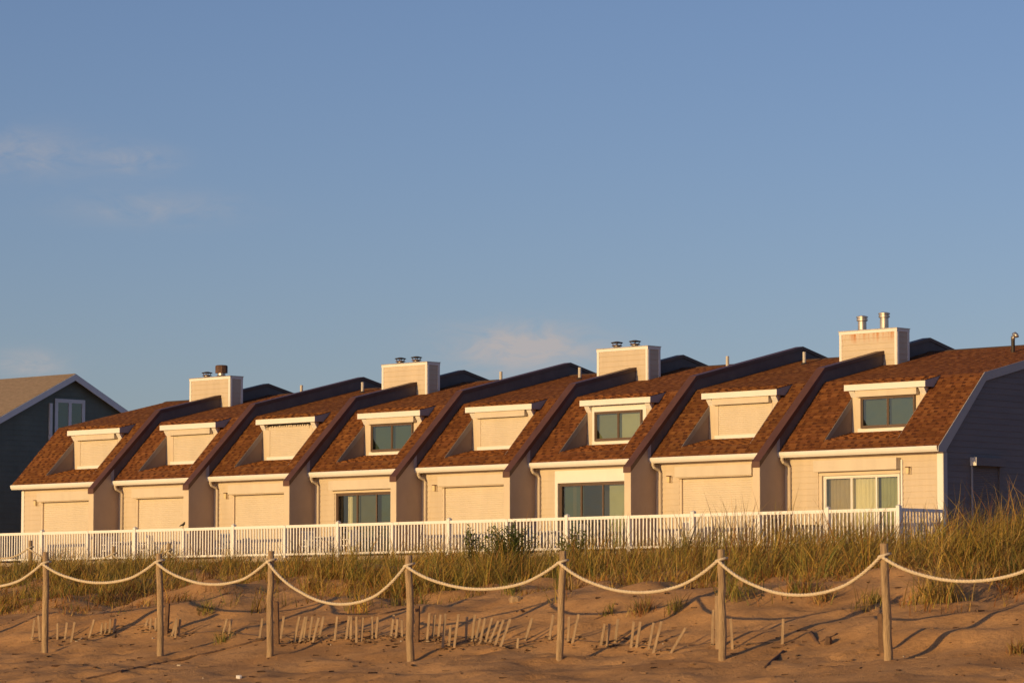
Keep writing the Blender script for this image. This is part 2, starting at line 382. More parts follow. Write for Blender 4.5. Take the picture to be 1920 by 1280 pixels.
def glazing(parent, kind, x0, x1, y, z0, z1, splits, fills, fmat='brown_frame', fw_=.05, order=None):
    """framed panes set between x0 and x1; splits = fractions, fills = what hangs behind each pane"""
    g = MB().box(x0, x1, y-.04, y+.06, z0, z0+fw_).box(x0, x1, y-.04, y+.06, z1-fw_, z1)
    g.box(x0, x0+fw_, y-.04, y+.06, z0+fw_, z1-fw_).box(x1-fw_, x1, y-.04, y+.06, z0+fw_, z1-fw_)
    p = g.build(kind, fmat, parent)
    xs = [x0+fw_+(x1-x0-2*fw_)*s for s in splits]
    for i, f in enumerate(fills):
        a, b_ = xs[i], xs[i+1]; st = .035; dy = .012*(i % 2)
        m_ = MB().box(a, a+st, y-.02+dy, y+.02+dy, z0+fw_, z1-fw_).box(b_-st, b_, y-.02+dy, y+.02+dy, z0+fw_, z1-fw_)
        m_.box(a+st, b_-st, y-.02+dy, y+.02+dy, z0+fw_, z0+fw_+st).box(a+st, b_-st, y-.02+dy, y+.02+dy, z1-fw_-st, z1-fw_)
        m_.build('sash', fmat, p)
        MB().add([(a+st, y+dy, z0+fw_+st), (b_-st, y+dy, z0+fw_+st), (b_-st, y+dy, z1-fw_-st), (a+st, y+dy, z1-fw_-st)], [(0,1,2,3)]).build('pane', 'glass', p)
        if f:
            for fm, u0, u1, wav in f:
                xa, xb = a+(b_-a)*u0, a+(b_-a)*u1
                if wav: wavy(xa, xb, y+.17, z0, z1, .025).build('curtain', fm, p, smooth=True)
                else: box('blind', fm, p, xa, xb, y+.13, y+.14, z0, z1)
    box('dark_interior', 'dark_room', p, x0, x1, y+.9, y+.93, z0, z1)
    return p

NAMES = ['leftmost townhouse of the row, beside the green house, all its roller shutters closed',
 'second townhouse from the left, shutters closed, dark parapets on both sides of its roof',
 'third townhouse from the left, upper shutter box open with a jagged dark gap',
 'fourth townhouse from the left, brown framed sliding door with cream curtain and dark edge',
 'fifth townhouse from the left, closed shutters up and down, lamp by its door',
 'sixth townhouse from the left, white trimmed sliding door and window with no shutter boxes',
 'seventh townhouse from the left, closed shutters, its right parapet meets the rust stained chimney',
 'rightmost townhouse with curtained three panel sliding door and dark siding on its gable end']
UN = range(1, 9)
for k in UN:
    X0 = (k-1)*W; xa = X0+TH if k > 1 else -.31; xb = X0+W-TH if k < 8 else 44.9
    th = empty('townhouse', ((xa+xb)/2, 0, ZB)); tag(th, NAMES[k-1], 'townhouse', 'row of eight townhouses')
    dx0, dx1 = (X0+1.2, X0+4.32) if k < 8 else (40.05, 43.26)
    if k == 1: dx0, dx1 = .95, 4.1
    dz1 = 6.42
    # ---- front wall with its lapped boards and the door opening
    fwall = MB().box(xa, dx0, 0, .18, ZB, 7.0).box(dx1, xb, 0, .18, ZB, 7.0).box(dx0, dx1, 0, .18, dz1, 7.0).box(dx0, dx1, 0, .18, ZB, ZD).build('front_wall', 'siding', th)
    hb = (dx0-.12, dx1+.12, ZD, dz1+.36 if k != 6 else dz1+.10)
    boards_x(fwall, xa+.02, xb-.02, -.002, ZD, 6.86, [(dx0-.06, dx1+.06, ZD, dz1+.02)])
    MB().box(xa, xb, -.03, -.004, 6.86, 6.97).build('frieze_board', 'trim_beige', th)
    MB().box(xa, xb, EAVE_Y+.06, -.03, 6.955, 6.985).build('soffit', 'trim_beige', th)
    # gutter: a shaped channel, and the spout with its two bends
    gx0 = xa-(.27 if k == 1 else 0); gx1 = xb+(.06 if k == 8 else 0)
    MB().prism_x([(-.40,7.09),(-.415,7.06),(-.40,6.98),(-.35,6.91),(-.27,6.91),(-.27,7.0),(-.285,7.0),(-.285,6.93),(-.345,6.93),(-.385,6.99),(-.395,7.06),(-.385,7.09)], gx0, gx1).build('gutter', 'trim', th)
    if k > 1:
        sx = xa+.13
        MB().tube([(sx,-.34,6.92),(sx,-.34,6.84),(sx+.02,-.31,6.77),(sx+.06,-.12,6.68),(sx+.08,-.07,6.60),(sx+.08,-.07,5.2),(sx+.08,-.07,4.05)], .05, 8).build('downspout', 'siding', th)
        MB().box(xa+.002, xa+.012, -.44, -.30, 7.11, 7.62).build('flashing', 'grey_trim', th)
        MB().box(xa-.0, xa+.10, -.035, -.024, ZD, 6.86).build('corner_trim', 'trim_beige', th)
    if k == 1: MB().box(xa-.02, xa+.14, -.04, -.026, ZD-.2, 6.86).build('corner_trim', 'trim', th)
    if k == 8:
        MB().box(xb-.20, xb+.03, -.05, -.026, ZD-.3, 6.9).build('corner_trim', 'trim', th)
        MB().box(xb+.026, xb+.05, -.05, .14, ZD-.3, 6.9).build('corner_trim', 'grey_trim', th)
    # ---- door or shutter
    dy = .05
    if k in (1, 2, 3, 5, 7):
        p = corrugated(dx0+.05, dx1-.05, .03, ZD, dz1).build('roller_shutter', 'shutter', th)
        for a in (dx0-.03, dx1-.06): MB().box(a, a+.09, -.045, .06, ZD, dz1).build('guide_rail', 'trim_beige', p)
        MB().prism_x([(-.24,dz1),(-.027,dz1),(-.027,dz1+.34),(-.24,dz1+.34)], dx0-.08, dx1+.08).build('shutter_box', 'shutter', p)
        MB().box(dx0-.06, dx1+.06, -.20, -.03, dz1-.03, dz1-.002).build('box_lip', 'trim_beige', p)
    elif k == 4:
        p = glazing(th, 'sliding_door', dx0, dx1, dy, ZD, dz1-.1, (0, .34, .67, 1),
                    [[('dark_room', 0, .12, 0), ('curtain', .34, .62, 1), ('blind_grey', .62, 1, 0)], [('blind_grey', 0, .9, 0)], [('blind_teal', .12, 1, 0)]], 'brown_frame', .06)
        MB().prism_x([(-.24,dz1),(-.027,dz1),(-.027,dz1+.34),(-.24,dz1+.34)], dx0-.14, dx1+.08).build('shutter_box', 'shutter', p)
        MB().box(dx0-.1, dx1+.1, -.06, .04, dz1-.1, dz1-.004).build('head_trim', 'trim_beige', p)
    elif k == 6:
        p = glazing(th, 'sliding_door', dx0+.02, dx1, dy, ZD, dz1-.05, (0, .31, .64, 1),
                    [[('blind_teal', 0, .45, 0), ('blind_grey', .45, .62, 0), ('blind_teal', .62, 1, 0)], None, [('blind_pale', .16, 1, 0)]], 'brown_frame', .06)
        MB().box(dx0-.14, dx1+.14, -.05, -.026, dz1-.04, dz1+.38).build('head_trim', 'trim', p)
        for a in (dx0-.14, dx1+.01): MB().box(a, a+.13, -.05, -.026, ZD, dz1-.04).build('side_trim', 'trim', p)
    else:
        p = glazing(th, 'sliding_door', dx0+.12, dx1-.06, dy, ZD, dz1-.12, (0, .36, .70, 1),
                    [[('curtain_taupe', 0, 1, 1)], [('curtain', 0, .92, 1)], [('dark_room', 0, .08, 0), ('curtain_green', .08, 1, 1)]], 'trim', .06)
        MB().prism_x([(-.26,dz1),(-.027,dz1),(-.027,dz1+.36),(-.26,dz1+.36)], dx0-.08, dx1+.02).build('shutter_box', 'shutter', p)
        MB().box(dx0-.0, dx1+.02, -.07, .04, dz1-.12, dz1-.004).build('head_trim', 'trim_beige', p)
        MB().box(dx1+.03, dx1+.10, -.06, -.026, ZD, dz1+.30).build('side_trim', 'trim', p)
        MB().box(dx0+.0, dx0+.11, -.06, .05, ZD, dz1-.12).build('side_trim', 'trim_beige', p)
    # ---- lamp
    lx = {1: .62, 3: 11.85, 5: 22.82, 7: 33.75, 8: 43.61}.get(k)
    if lx:
        q = MB().box(lx-.08, lx+.08, -.05, -.024, 6.26, 6.50).build('wall_lamp', 'trim_beige', th)
        MB().box(lx-.05, lx+.05, -.14, -.05, 6.28, 6.46).build('lamp_shade', 'lamp_glass', q); MB().box(lx-.065, lx+.065, -.155, -.05, 6.462, 6.49).build('lamp_cap', 'brown_metal', q)
    # ---- roof
    rt_ = random.uniform(.84, 1.04); ROOF_TONE = (rt_, rt_*random.uniform(.97, 1.06), rt_*random.uniform(.95, 1.15))
    rx0, rx1 = (xa-.27, xb) if k == 1 else (xa, xb+(.10 if k == 8 else 0))
    cl_, cr_ = (X0+1.22, X0+4.17) if k < 8 else (40.24, 43.20)
    if k == 1: cl_, cr_ = 1.12, 4.05
    wy = 1.43; fy, fz0, fz1 = -.01, 7.41, 7.72
    t_ = .12
    def slab(mb, a, b_, y0, y1, fn): return mb.prism_x([(y0, fn(y0)-t_), (y1, fn(y1)-t_), (y1, fn(y1)), (y0, fn(y0))], a, b_)
    rb = MB()
    slab(rb, rx0, cl_, EAVE_Y, BRK[0], zlo); slab(rb, cr_, rx1, EAVE_Y, BRK[0], zlo); slab(rb, cl_, cr_, EAVE_Y, fy, zlo)
    rb.prism_x([(fy, fz0-t_), (wy, fz1-t_), (wy, fz1), (fy, fz0)], cl_, cr_)
    slab(rb, rx0, rx1, BRK[0], RIDGE_Y, zup)
    zb = lambda y: zup(2*RIDGE_Y-y)
    slab(rb, rx0, rx1, RIDGE_Y, 2*RIDGE_Y-BRK[0], zb)
    zb2 = lambda y: zlo(2*RIDGE_Y-y)
    slab(rb, rx0, rx1, 2*RIDGE_Y-BRK[0], 2*RIDGE_Y-EAVE_Y, zb2)
    roof = rb.build('roof', 'roof_felt', th)
    S1 = (BRK[0]-EAVE_Y)*math.sqrt(2); L = rx1-rx0
    sf = (fy-EAVE_Y)*math.sqrt(2)-.02
    m45 = lambda x: slope_mat(x, EAVE_Y, zlo(EAVE_Y), R(45))
    # left of the recess, right of it, and the strip below it
    shingles_joined(roof, m45(rx0), cl_-rx0, S1); shingles_joined(roof, m45(cr_), rx1-cr_, S1); shingles_joined(roof, m45(cl_), cr_-cl_, sf)
    pf = math.atan2(fz1-fz0, wy-fy)
    shingles_joined(roof, slope_mat(cl_, fy, fz0, pf), cr_-cl_, (wy-fy)/math.cos(pf))
    hov = .14; hy = 1.20
    shingles_joined(roof, slope_mat(rx0, BRK[0], BRK[1], R(13)), L, (RIDGE_Y-BRK[0])/math.cos(R(13)), .22)
    MB().prism_x([(RIDGE_Y-.16, ZR-.03), (RIDGE_Y-.16, ZR-.01), (RIDGE_Y, ZR+.035), (RIDGE_Y+.16, ZR-.01), (RIDGE_Y+.16, ZR-.03), (RIDGE_Y, ZR+.005)][::-1], rx0, rx1).build('ridge_cap', 'roof_felt', roof)
    # ---- recessed dormer: cheeks, window wall, header with its little roof
    dm = MB()
    ox0, ox1, oz0, oz1 = cl_+.40, cr_-.40, 7.84, 8.84
    if k in (4, 6, 8): dm.box(cl_, ox0, wy, wy+.1, fz1-.1, 9.2).box(ox1, cr_, wy, wy+.1, fz1-.1, 9.2).box(ox0, ox1, wy, wy+.1, fz1-.1, oz0).box(ox0, ox1, wy, wy+.1, oz1, 9.2)
    else: dm.box(cl_, cr_, wy, wy+.1, fz1-.1, 9.2)
    dorm = dm.build('dormer', 'trim_beige', th)
    boards_x(dorm, cl_+.02, cr_-.02, wy-.002, fz1, 9.0, [(cl_+.30, cr_-.30, fz1+.0, 9.1)], ex=.15)
    for xx, sg in ((cl_, 1), (cr_, -1)):
        tri = [(fy, fz0), (wy, fz1), (wy, zlo(wy)-.005)]
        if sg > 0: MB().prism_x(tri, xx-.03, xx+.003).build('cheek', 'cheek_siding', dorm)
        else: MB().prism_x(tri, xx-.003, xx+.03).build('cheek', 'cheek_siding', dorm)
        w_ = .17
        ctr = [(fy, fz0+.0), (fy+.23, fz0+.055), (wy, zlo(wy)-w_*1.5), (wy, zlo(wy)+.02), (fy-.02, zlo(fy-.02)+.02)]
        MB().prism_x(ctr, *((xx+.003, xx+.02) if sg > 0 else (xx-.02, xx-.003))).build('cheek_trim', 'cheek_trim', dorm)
    MB().prism_x([(hy, 9.06), (1.655, 9.06), (BRK[0]+.03, BRK[1]-.005), (BRK[0], BRK[1]), (hy, 9.25)], cl_-hov+.01, cr_+hov-.01).build('header', 'grey_trim', dorm)
    MB().box(cl_-hov, cr_+hov, hy-.03, hy, 9.05, 9.25).build('fascia', 'trim', dorm)
    shingles_joined(dorm, slope_mat(cl_-hov, hy-.05, zup(hy-.05)+.004, R(13)), cr_-cl_+2*hov, (BRK[0]-hy+.06)/math.cos(R(13)))
    for xx in (cl_+.005, cr_-.235): MB().prism_x([(wy-.03, fz1), (wy-.004, fz1), (wy-.004, 9.05), (wy-.03, 9.05)], xx, xx+.23).build('pilaster', 'trim_beige' if k != 6 else 'siding', dorm)
    for a, b_ in ((cl_-.02, cl_+.20), (cr_-.20, cr_+.02)): MB().prism_x([(1.30, 8.98), (wy-.03, 8.84), (wy-.03, 9.048), (1.26, 9.048)], a, b_).build('bracket', 'trim', dorm)
    wx0, wx1 = cl_+.40, cr_-.40; wz0, wz1 = 7.84, 8.84
    MB().box(cl_+.24, cr_-.24, wy-.05, wy-.004, fz1, wz0-.0).build('sill', 'trim', dorm)
    MB().box(cl_+.24, wx0, wy-.034, wy-.004, wz0, wz1).build('side_trim', 'trim' if k == 6 else 'trim_beige', dorm); MB().box(wx1, cr_-.24, wy-.034, wy-.004, wz0, wz1).build('side_trim', 'trim' if k == 6 else 'trim_beige', dorm)
    if k in (1, 2, 3, 5, 7):
        corrugated(wx0, wx1, wy-.01, wz0, wz1 if k != 3 else 8.98,   .066, .010).build('roller_shutter', 'shutter', dorm)
    else:
        fl = {4: [[('blind_teal', 0, 1, 0)], [('blind_teal', 0, 1, 0)]], 6: [[('blind_grey2', 0, 1, 0)], [('blind_pale', 0, 1, 0)]], 8: [[('blind_teal', 0, 1, 0)], [('blind_teal', 0, 1, 0)]]}[k]
        glazing(dorm, 'window', wx0, wx1, wy-.07, wz0, wz1, (0, .5, 1), fl, 'brown_frame', .05)
    if k == 6: MB().box(cl_+.24, cr_-.24, wy-.034, wy-.004, wz1, 9.05).build('head_trim', 'trim', dorm)
    elif k == 3:
        MB().box(wx0-.12, wx1+.10, wy-.03, wy-.004, 8.96, 9.045).build('shutter_box', 'dark_cap', dorm)
        MB().tube([(wx0-.16, wy-.06, 8.95), (wx0-.08, wy-.05, 9.0), (wx1+.08, wy-.05, 9.03)], .012, 6).build('roller_shaft', 'dark_cap', dorm)
        for i in range(17):
            x_ = wx0+.02+i*(wx1-wx0)/17; MB().box(x_, x_+random.uniform(.05, .12), wy-.06, wy-.032, 8.94, 8.965+.035*random.random()).build('slat_end', 'shutter', dorm)
    else: MB().box(wx0-.14, wx1+.14, wy-.20, wy-.036, wz1, 9.045).build('shutter_box', 'shutter', dorm)
    # ---- vent pipe through the upper roof
    vx, vy, vh = {7: (34.02, 6.65, .42), 5: (23.62, 6.55, .42), 3: (12.08, 6.7, .40), 6: (30.35, 6.9, .42), 4: (19.3, 6.9, .42), 2: (8.4, 6.9, .42), 8: (43.06, 6.25, .55), 1: (3.0, 9.0, .4)}[k]
    zv = zroof(vy)
    if k == 8:
        q = MB().tube([(vx, vy, zv-.05), (vx, vy, zv+.42)], .065, 10).build('vent_pipe', 'dark_cap', th)
        MB().tube([(vx, vy, zv+.40), (vx, vy, zv+.52), (vx+.04, vy-.01, zv+.57), (vx+.10, vy-.02, zv+.59), (vx+.16, vy-.03, zv+.55), (vx+.18, vy-.03, zv+.48)], .07, 10).build('vent_hood', 'steel', q, smooth=True)
    else:
        q = MB().tube([(vx, vy, zv-.05), (vx, vy, zv+vh)], .06, 10).build('vent_pipe', 'white_pipe', th)
        MB().tube([(vx, vy, zv-.02), (vx, vy, zv+.05)], [.14, .08], 10).build('pipe_collar', 'dark_cap', q)
    # ---- party wall with its parapet and brown metal cap (belongs to the house on its left)
    if k < 8:
        wx = X0+W; pw = [( -1.27, ZB), (BACK_Y+.3, ZB), (BACK_Y+.3, 6.6), (BACK_Y-2.02, zroof(2.02)-.02), (RIDGE_Y, ZR-.02), (2.02, BRK[1]-.02), (-.36, zlo(-.36)-.0), (-.36, CAPL(-.36)-.1), (-1.27, CAPL(-1.27)-.1)]
        MB().prism_x(pw, wx-TH, wx+TH).build('party_wall', 'stucco', th)
        MB().box(wx-TH-.004, wx+TH+.004, -1.30, -1.272, ZB, CAPL(-1.27)-.16).build('end_trim', 'trim_beige', th)
        pp = [(-.36, zlo(-.36)), (2.02, BRK[1]-.02), (RIDGE_Y, ZR-.02), (2*RIDGE_Y-2.02, BRK[1]-.02), (2*RIDGE_Y-2.02, 9.85), (RIDGE_Y, 11.12), (1.99, 9.82), (-.36, CAPL(-.36)-.1)]
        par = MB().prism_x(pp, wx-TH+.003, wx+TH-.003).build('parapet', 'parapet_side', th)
        cw = TH+.028; y0 = -1.33
        cp_ = [(y0, CAPL(y0)-.19), (1.99+.05, 9.92-.12), (RIDGE_Y, 11.22-.11), (2*RIDGE_Y-1.99, 9.92-.16), (2*RIDGE_Y-1.99, 9.92), (RIDGE_Y, 11.22), (1.99, 9.92), (y0, CAPL(y0))]
        MB().prism_x(cp_, wx-cw, wx+cw).build('parapet_cap', 'brown_metal', th)
    # ---- chimney
    if k in (1, 3, 5, 7):
        wx = X0+W; c0, c1 = wx-1.72, wx+.70; y0, y1 = 5.12, 5.78; zt = 11.36
        ms_ = 'rusty_siding' if k == 7 else 'siding'
        ch = MB().box(c0+.02, c1-.02, y0+.02, y1-.02, 9.9, zt-.03).build('chimney', 'siding', th)
        boards_x(ch, c0+.10, c1-.10, y0+.02, 9.95, zt-.10, mt=ms_)
        boards_yz(ch, c1-.02, lambda z: y0+.10, lambda z: y1-.09, 9.95, zt-.10, 'siding')
        for a, b_, c_, d_ in ((c0, c0+.10, y0-.012, y0+.02), (c1-.10, c1, y0-.012, y0+.02), (c1-.02, c1+.012, y0+.02, y0+.10), (c1-.02, c1+.012, y1-.10, y1)):
            MB().box(a, b_, c_, d_, 9.9, zt-.10).build('corner_trim', 'trim', ch)
        MB().box(c0-.012, c1+.014, y0-.016, y1+.01, zt-.10, zt).build('cap_trim', 'trim', ch)
        MB().box(c0-.03, c1+.03, y0-.035, y1+.03, zt+.001, zt+.025).build('chase_cover', 'steel', ch)
        ym = (y0+y1)/2; f1, f2 = c0+.66, c0+1.52
        if k == 7:
            for fx_, hh in ((f1+.05, .46), (f2+.12, .52)):
                MB().lathe([(.17, zt+.02), (.15, zt+.06), (.145, zt+hh-.12), (.19, zt+hh-.10), (.19, zt+hh-.04), (.165, zt+hh-.03), (.165, zt+hh), (.20, zt+hh+.005), (.20, zt+hh+.04), (.10, zt+hh+.07)], fx_, ym).build('flue_pipe', 'steel', ch, smooth=False)
        else:
            fl2 = [(f1, 'low'), (f2, 'low')] if k != 1 else [(f1, 'low'), (f2, 'box')]
            for fx_, kd in fl2:
                if kd == 'low':
                    q = MB().lathe([(.20, zt+.02), (.12, zt+.09), (.115, zt+.15)], fx_, ym).build('flue_pipe', 'steel', ch)
                    MB().lathe([(.215, zt+.215), (.215, zt+.24), (.06, zt+.275)], fx_, ym, 16).build('rain_cap', 'dark_cap', q)
                    for j in range(4):
                        a = j*math.pi/2+.6; MB().tube([(fx_+.115*math.cos(a), ym+.115*math.sin(a), zt+.12), (fx_+.17*math.cos(a), ym+.17*math.sin(a), zt+.22)], .014, 5).build('cap_strut', 'rust_metal', q)
                    MB().lathe([(.185, zt+.11), (.19, zt+.135), (.12, zt+.15)], fx_, ym, 14).build('storm_collar', 'rust_metal', q)
                else:
                    q = MB().lathe([(.24, zt+.02), (.16, zt+.10), (.155, zt+.20)], fx_, ym).build('flue_pipe', 'steel', ch)
                    MB().lathe([(.25, zt+.18), (.25, zt+.46), (.20, zt+.49)], fx_, ym, 10).build('flue_hood', 'rust_metal', q)
    # ---- end walls and back wall
    pr = [(0, ZB), (BACK_Y, ZB), (BACK_Y, zroof(0)-.14), (BACK_Y-2.02, BRK[1]-.13), (RIDGE_Y, ZR-.13), (2.02, BRK[1]-.13), (0, zlo(0)-.14)]
    box('back_wall', 'siding', th, xa, xb, BACK_Y-.02, BACK_Y+.15, ZB, zlo(0)-.15)
    if k == 1: MB().prism_x(pr, xa-.002, xa+.15).build('gable_wall', 'gable_siding', th)
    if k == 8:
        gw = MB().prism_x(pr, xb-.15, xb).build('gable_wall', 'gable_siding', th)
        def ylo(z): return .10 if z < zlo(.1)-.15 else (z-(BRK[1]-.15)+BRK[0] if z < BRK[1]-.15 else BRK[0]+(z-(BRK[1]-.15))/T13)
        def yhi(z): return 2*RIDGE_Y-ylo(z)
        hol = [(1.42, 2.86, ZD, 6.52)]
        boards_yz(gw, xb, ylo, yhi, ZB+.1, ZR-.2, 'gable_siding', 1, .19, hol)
        for pts in ([(-.40, 6.90), (-.0, 6.90), (.0, 7.08-.12), (BRK[0]+.07, BRK[1]-.24), (BRK[0], BRK[1]+.02), (-.40, zlo(-.40)+.03)],
                    [(BRK[0]+.075, BRK[1]-.24), (RIDGE_Y, ZR-.23), (RIDGE_Y, ZR+.02), (BRK[0]+.004, BRK[1]+.02)],
                    [(RIDGE_Y+.004, ZR-.23), (BACK_Y-2.1, BRK[1]-.24), (BACK_Y-2.02, BRK[1]+.02), (RIDGE_Y+.004, ZR+.02)]):
            MB().prism_x(pts, xb+.101, xb+.125).build('rake_board', 'grey_trim', th)
        MB().prism_x([(.0, 6.96), (BRK[0]+.07, BRK[1]-.22), (RIDGE_Y, ZR-.20), (RIDGE_Y, ZR-.17), (BRK[0], BRK[1]-.19), (-.05, zlo(-.05)-.1)], xb+.024, xb+.10).build('rake_soffit', 'grey_trim', th)
        p = MB()
        prof = []
        n_ = 45
        for i in range(n_):
            z = ZD+i*.055; prof += [(xb+.012, z), (xb+.024, z+.014), (xb+.024, z+.04), (xb+.012, z+.052)]
        kk = len(prof); p.add([(a, 1.46, c_) for a, c_ in prof]+[(a, 2.82, c_) for a, c_ in prof], [(i, i+kk, i+kk+1, i+1) for i in range(kk-1)])
        p = p.build('roller_shutter', 'gable_siding', th)
        MB().box(xb+.024, xb+.26, 1.37, 2.94, 6.53, 6.78).build('shutter_box', 'gable_siding', p); MB().box(xb+.022, xb+.263, 1.345, 1.37, 6.527, 6.783).build('sunlit_box_end', 'trim', p)  # end is paler than its box: sunlight on the front face put into colour
        for a in (1.38, 2.82): MB().box(xb+.024, xb+.07, a, a+.05, ZD, 6.525).build('guide_rail', 'grey_trim' if a < 2 else 'gable_siding', p)

# ------------------------------------------------------------------ deck and the white fence along it
FY = -2.35; FXR = 44.98
dk = MB().box(-4, FXR+.1, FY-.12, -.03, ZD-.16, ZD-.02)
tag(dk.build('deck', 'deck_wood'), 'raised wooden deck running along the front of the townhouses', None, None, 'structure')
fe = empty('picket_fence', (22, FY, ZD)); tag(fe, 'long white vinyl picket fence along the front edge of the deck', 'fence')
FT = 5.13; FB = ZD+.06
PT = 2.74; posts = [FXR-i*PT for i in range(17)]
for i, x in enumerate(posts):
    tall = (i % 2 == 1) or i == 0; h = .06 if tall else -.01; pw = .065 if tall else .055
    o = MB().box(x-pw, x+pw, FY-pw, FY+pw, ZD-.10, FT+h).build('post', 'vinyl', fe)
    if tall: MB().add([(x-pw-.015, FY-pw-.015, FT+h), (x+pw+.015, FY-pw-.015, FT+h), (x+pw+.015, FY+pw+.015, FT+h), (x-pw-.015, FY+pw+.015, FT+h), (x, FY, FT+h+.05)], [(3,2,1,0),(0,1,4),(1,2,4),(2,3,4),(3,0,4)]).build('post_cap', 'vinyl', o)
npk = 17; pm = MB().box(-.024, .024, -.016, .016, 0, FT-FB-.16).mesh('picket', 'vinyl')
finv = Matrix.Translation(-Vector(abs_loc(fe)))
for i in range(16):
    x1, x0 = posts[i], posts[i+1]
    MB().box(x0+.06, x1-.06, FY-.035, FY+.035, FT-.10, FT).build('top_rail', 'vinyl', fe)
    MB().box(x0+.06, x1-.06, FY-.025, FY+.025, FB, FB+.07).build('bottom_rail', 'vinyl', fe)
    for j in range(npk):
        o = bpy.data.objects.new('picket', pm); C.objects.link(o); o.parent = fe; o.matrix_parent_inverse = finv
        o.location = (x0+(j+1)*(x1-x0)/(npk+1)+random.uniform(-.005, .005), FY, FB+.065); o.rotation_euler.y = random.gauss(0, .006)
MB().box(FXR-.035, FXR+.035, FY+.065, -.06, FT-.10, FT).build('top_rail', 'vinyl', fe); MB().box(FXR-.025, FXR+.025, FY+.065, -.06, FB, FB+.07).build('bottom_rail', 'vinyl', fe)
o = MB().box(FXR-.055, FXR+.055, -.17, -.06, ZD-.1, FT-.01).build('post', 'vinyl', fe)
for j in range(13):
    o = bpy.data.objects.new('picket', pm); C.objects.link(o); o.parent = fe; o.matrix_parent_inverse = finv; o.rotation_euler.z = math.pi/2
    o.location = (FXR, FY+.16+j*.155, FB+.065)

# patio furniture seen through the pickets
def chair(x, y, rz, mt, label):
    c = empty('patio_chair', (x, y, ZD-.02)); tag(c, label, 'chair', 'chairs on the deck')
    M4 = Matrix.Translation((x, y, ZD-.02)) @ Matrix.Rotation(rz, 4, 'Z')
    def pb(name, *a):
        mb = MB().box(*a); mb.v = [tuple(M4 @ Vector(v)) for v in mb.v]; return mb.build(name, mt, c)
    pb('seat', -.25, .25, -.24, .24, .40, .44)
    for a in (-.24, .20):
        for b_ in (-.22, .19): pb('leg', a, a+.04, b_, b_+.04, 0, .40)
        pb('armrest', a-.01, a+.05, -.22, .22, .62, .65); pb('arm_post', a, a+.04, -.22, -.18, .44, .62)
    for i in range(5): pb('back_slat', -.22+i*.095, -.16+i*.095, .21, .24, .44, .90)
    pb('back_rail', -.25, .25, .205, .245, .90, .97)
def table(x, y, mt, label):
    c = empty('patio_table', (x, y, ZD-.02)); tag(c, label, 'table', 'tables on the deck')
    MB().lathe([(.50, ZD+.68), (.52, ZD+.70), (.50, ZD+.72)], x, y, 20).build('table_top', mt, c)
    for j in range(4):
        a = j*math.pi/2+.5; MB().tube([(x+.40*math.cos(a), y+.40*math.sin(a), ZD-.02), (x+.25*math.cos(a), y+.25*math.sin(a), ZD+.68)], .02, 6).build('leg', mt, c)
DECKT = [(7.4, 'second'), (18.6, 'fourth'), (29.6, 'sixth'), (40.3, 'rightmost')]
for x, w_ in DECKT: table(x, -1.2, 'plastic_white' if w_ != 'rightmost' else 'brown_frame', f'round table on the deck in front of the {w_} townhouse')
for x, rz, mt, lb in [(6.5, 1.4, 'plastic_white', 'white chair left of the table at the second townhouse'), (8.5, -1.2, 'plastic_white', 'white chair right of the table at the second townhouse'),
    (12.9, .3, 'plastic_blue', 'dark chair on the deck before the third townhouse'), (17.6, 1.3, 'plastic_white', 'white chair left of the table at the fourth townhouse'), (19.6, -1.5, 'plastic_white', 'white chair right of the table at the fourth townhouse'),
    (28.6, 1.5, 'plastic_blue', 'dark chair left of the table at the sixth townhouse'), (30.6, -1.3, 'plastic_white', 'white chair right of the table at the sixth townhouse'),
    (35.4, .2, 'plastic_white', 'white chair on the deck before the seventh townhouse'), (39.3, 1.2, 'brown_frame', 'brown chair left of the table at the rightmost townhouse')]:
    chair(x, -1.15, rz, mt, lb)
# the small dark bird on the rail
P = on_y(343, 984, FY); bx_ = float(P[0]); bz = FT
bo = MB().tube([(bx_-.10, FY, bz+.13), (bx_-.06, FY, bz+.12), (bx_+.0, FY, bz+.12), (bx_+.05, FY, bz+.15), (bx_+.07, FY, bz+.19), (bx_+.09, FY, bz+.205), (bx_+.13, FY, bz+.20)], [.01, .03, .052, .045, .034, .03, .004], 10).build('bird', 'bird_dark', None, True)
tag(bo, 'small dark bird perched on the white fence rail', 'bird')
MB().tube([(bx_-.05, FY, bz+.12), (bx_-.13, FY, bz+.10), (bx_-.19, FY, bz+.07)], [.03, .022, .012], 6).build('tail', 'bird_dark', bo)
for s in (-.015, .015): MB().tube([(bx_+.01, FY+s, bz+.09), (bx_+.012, FY+s, bz)], .005, 5).build('leg', 'bird_dark', bo)

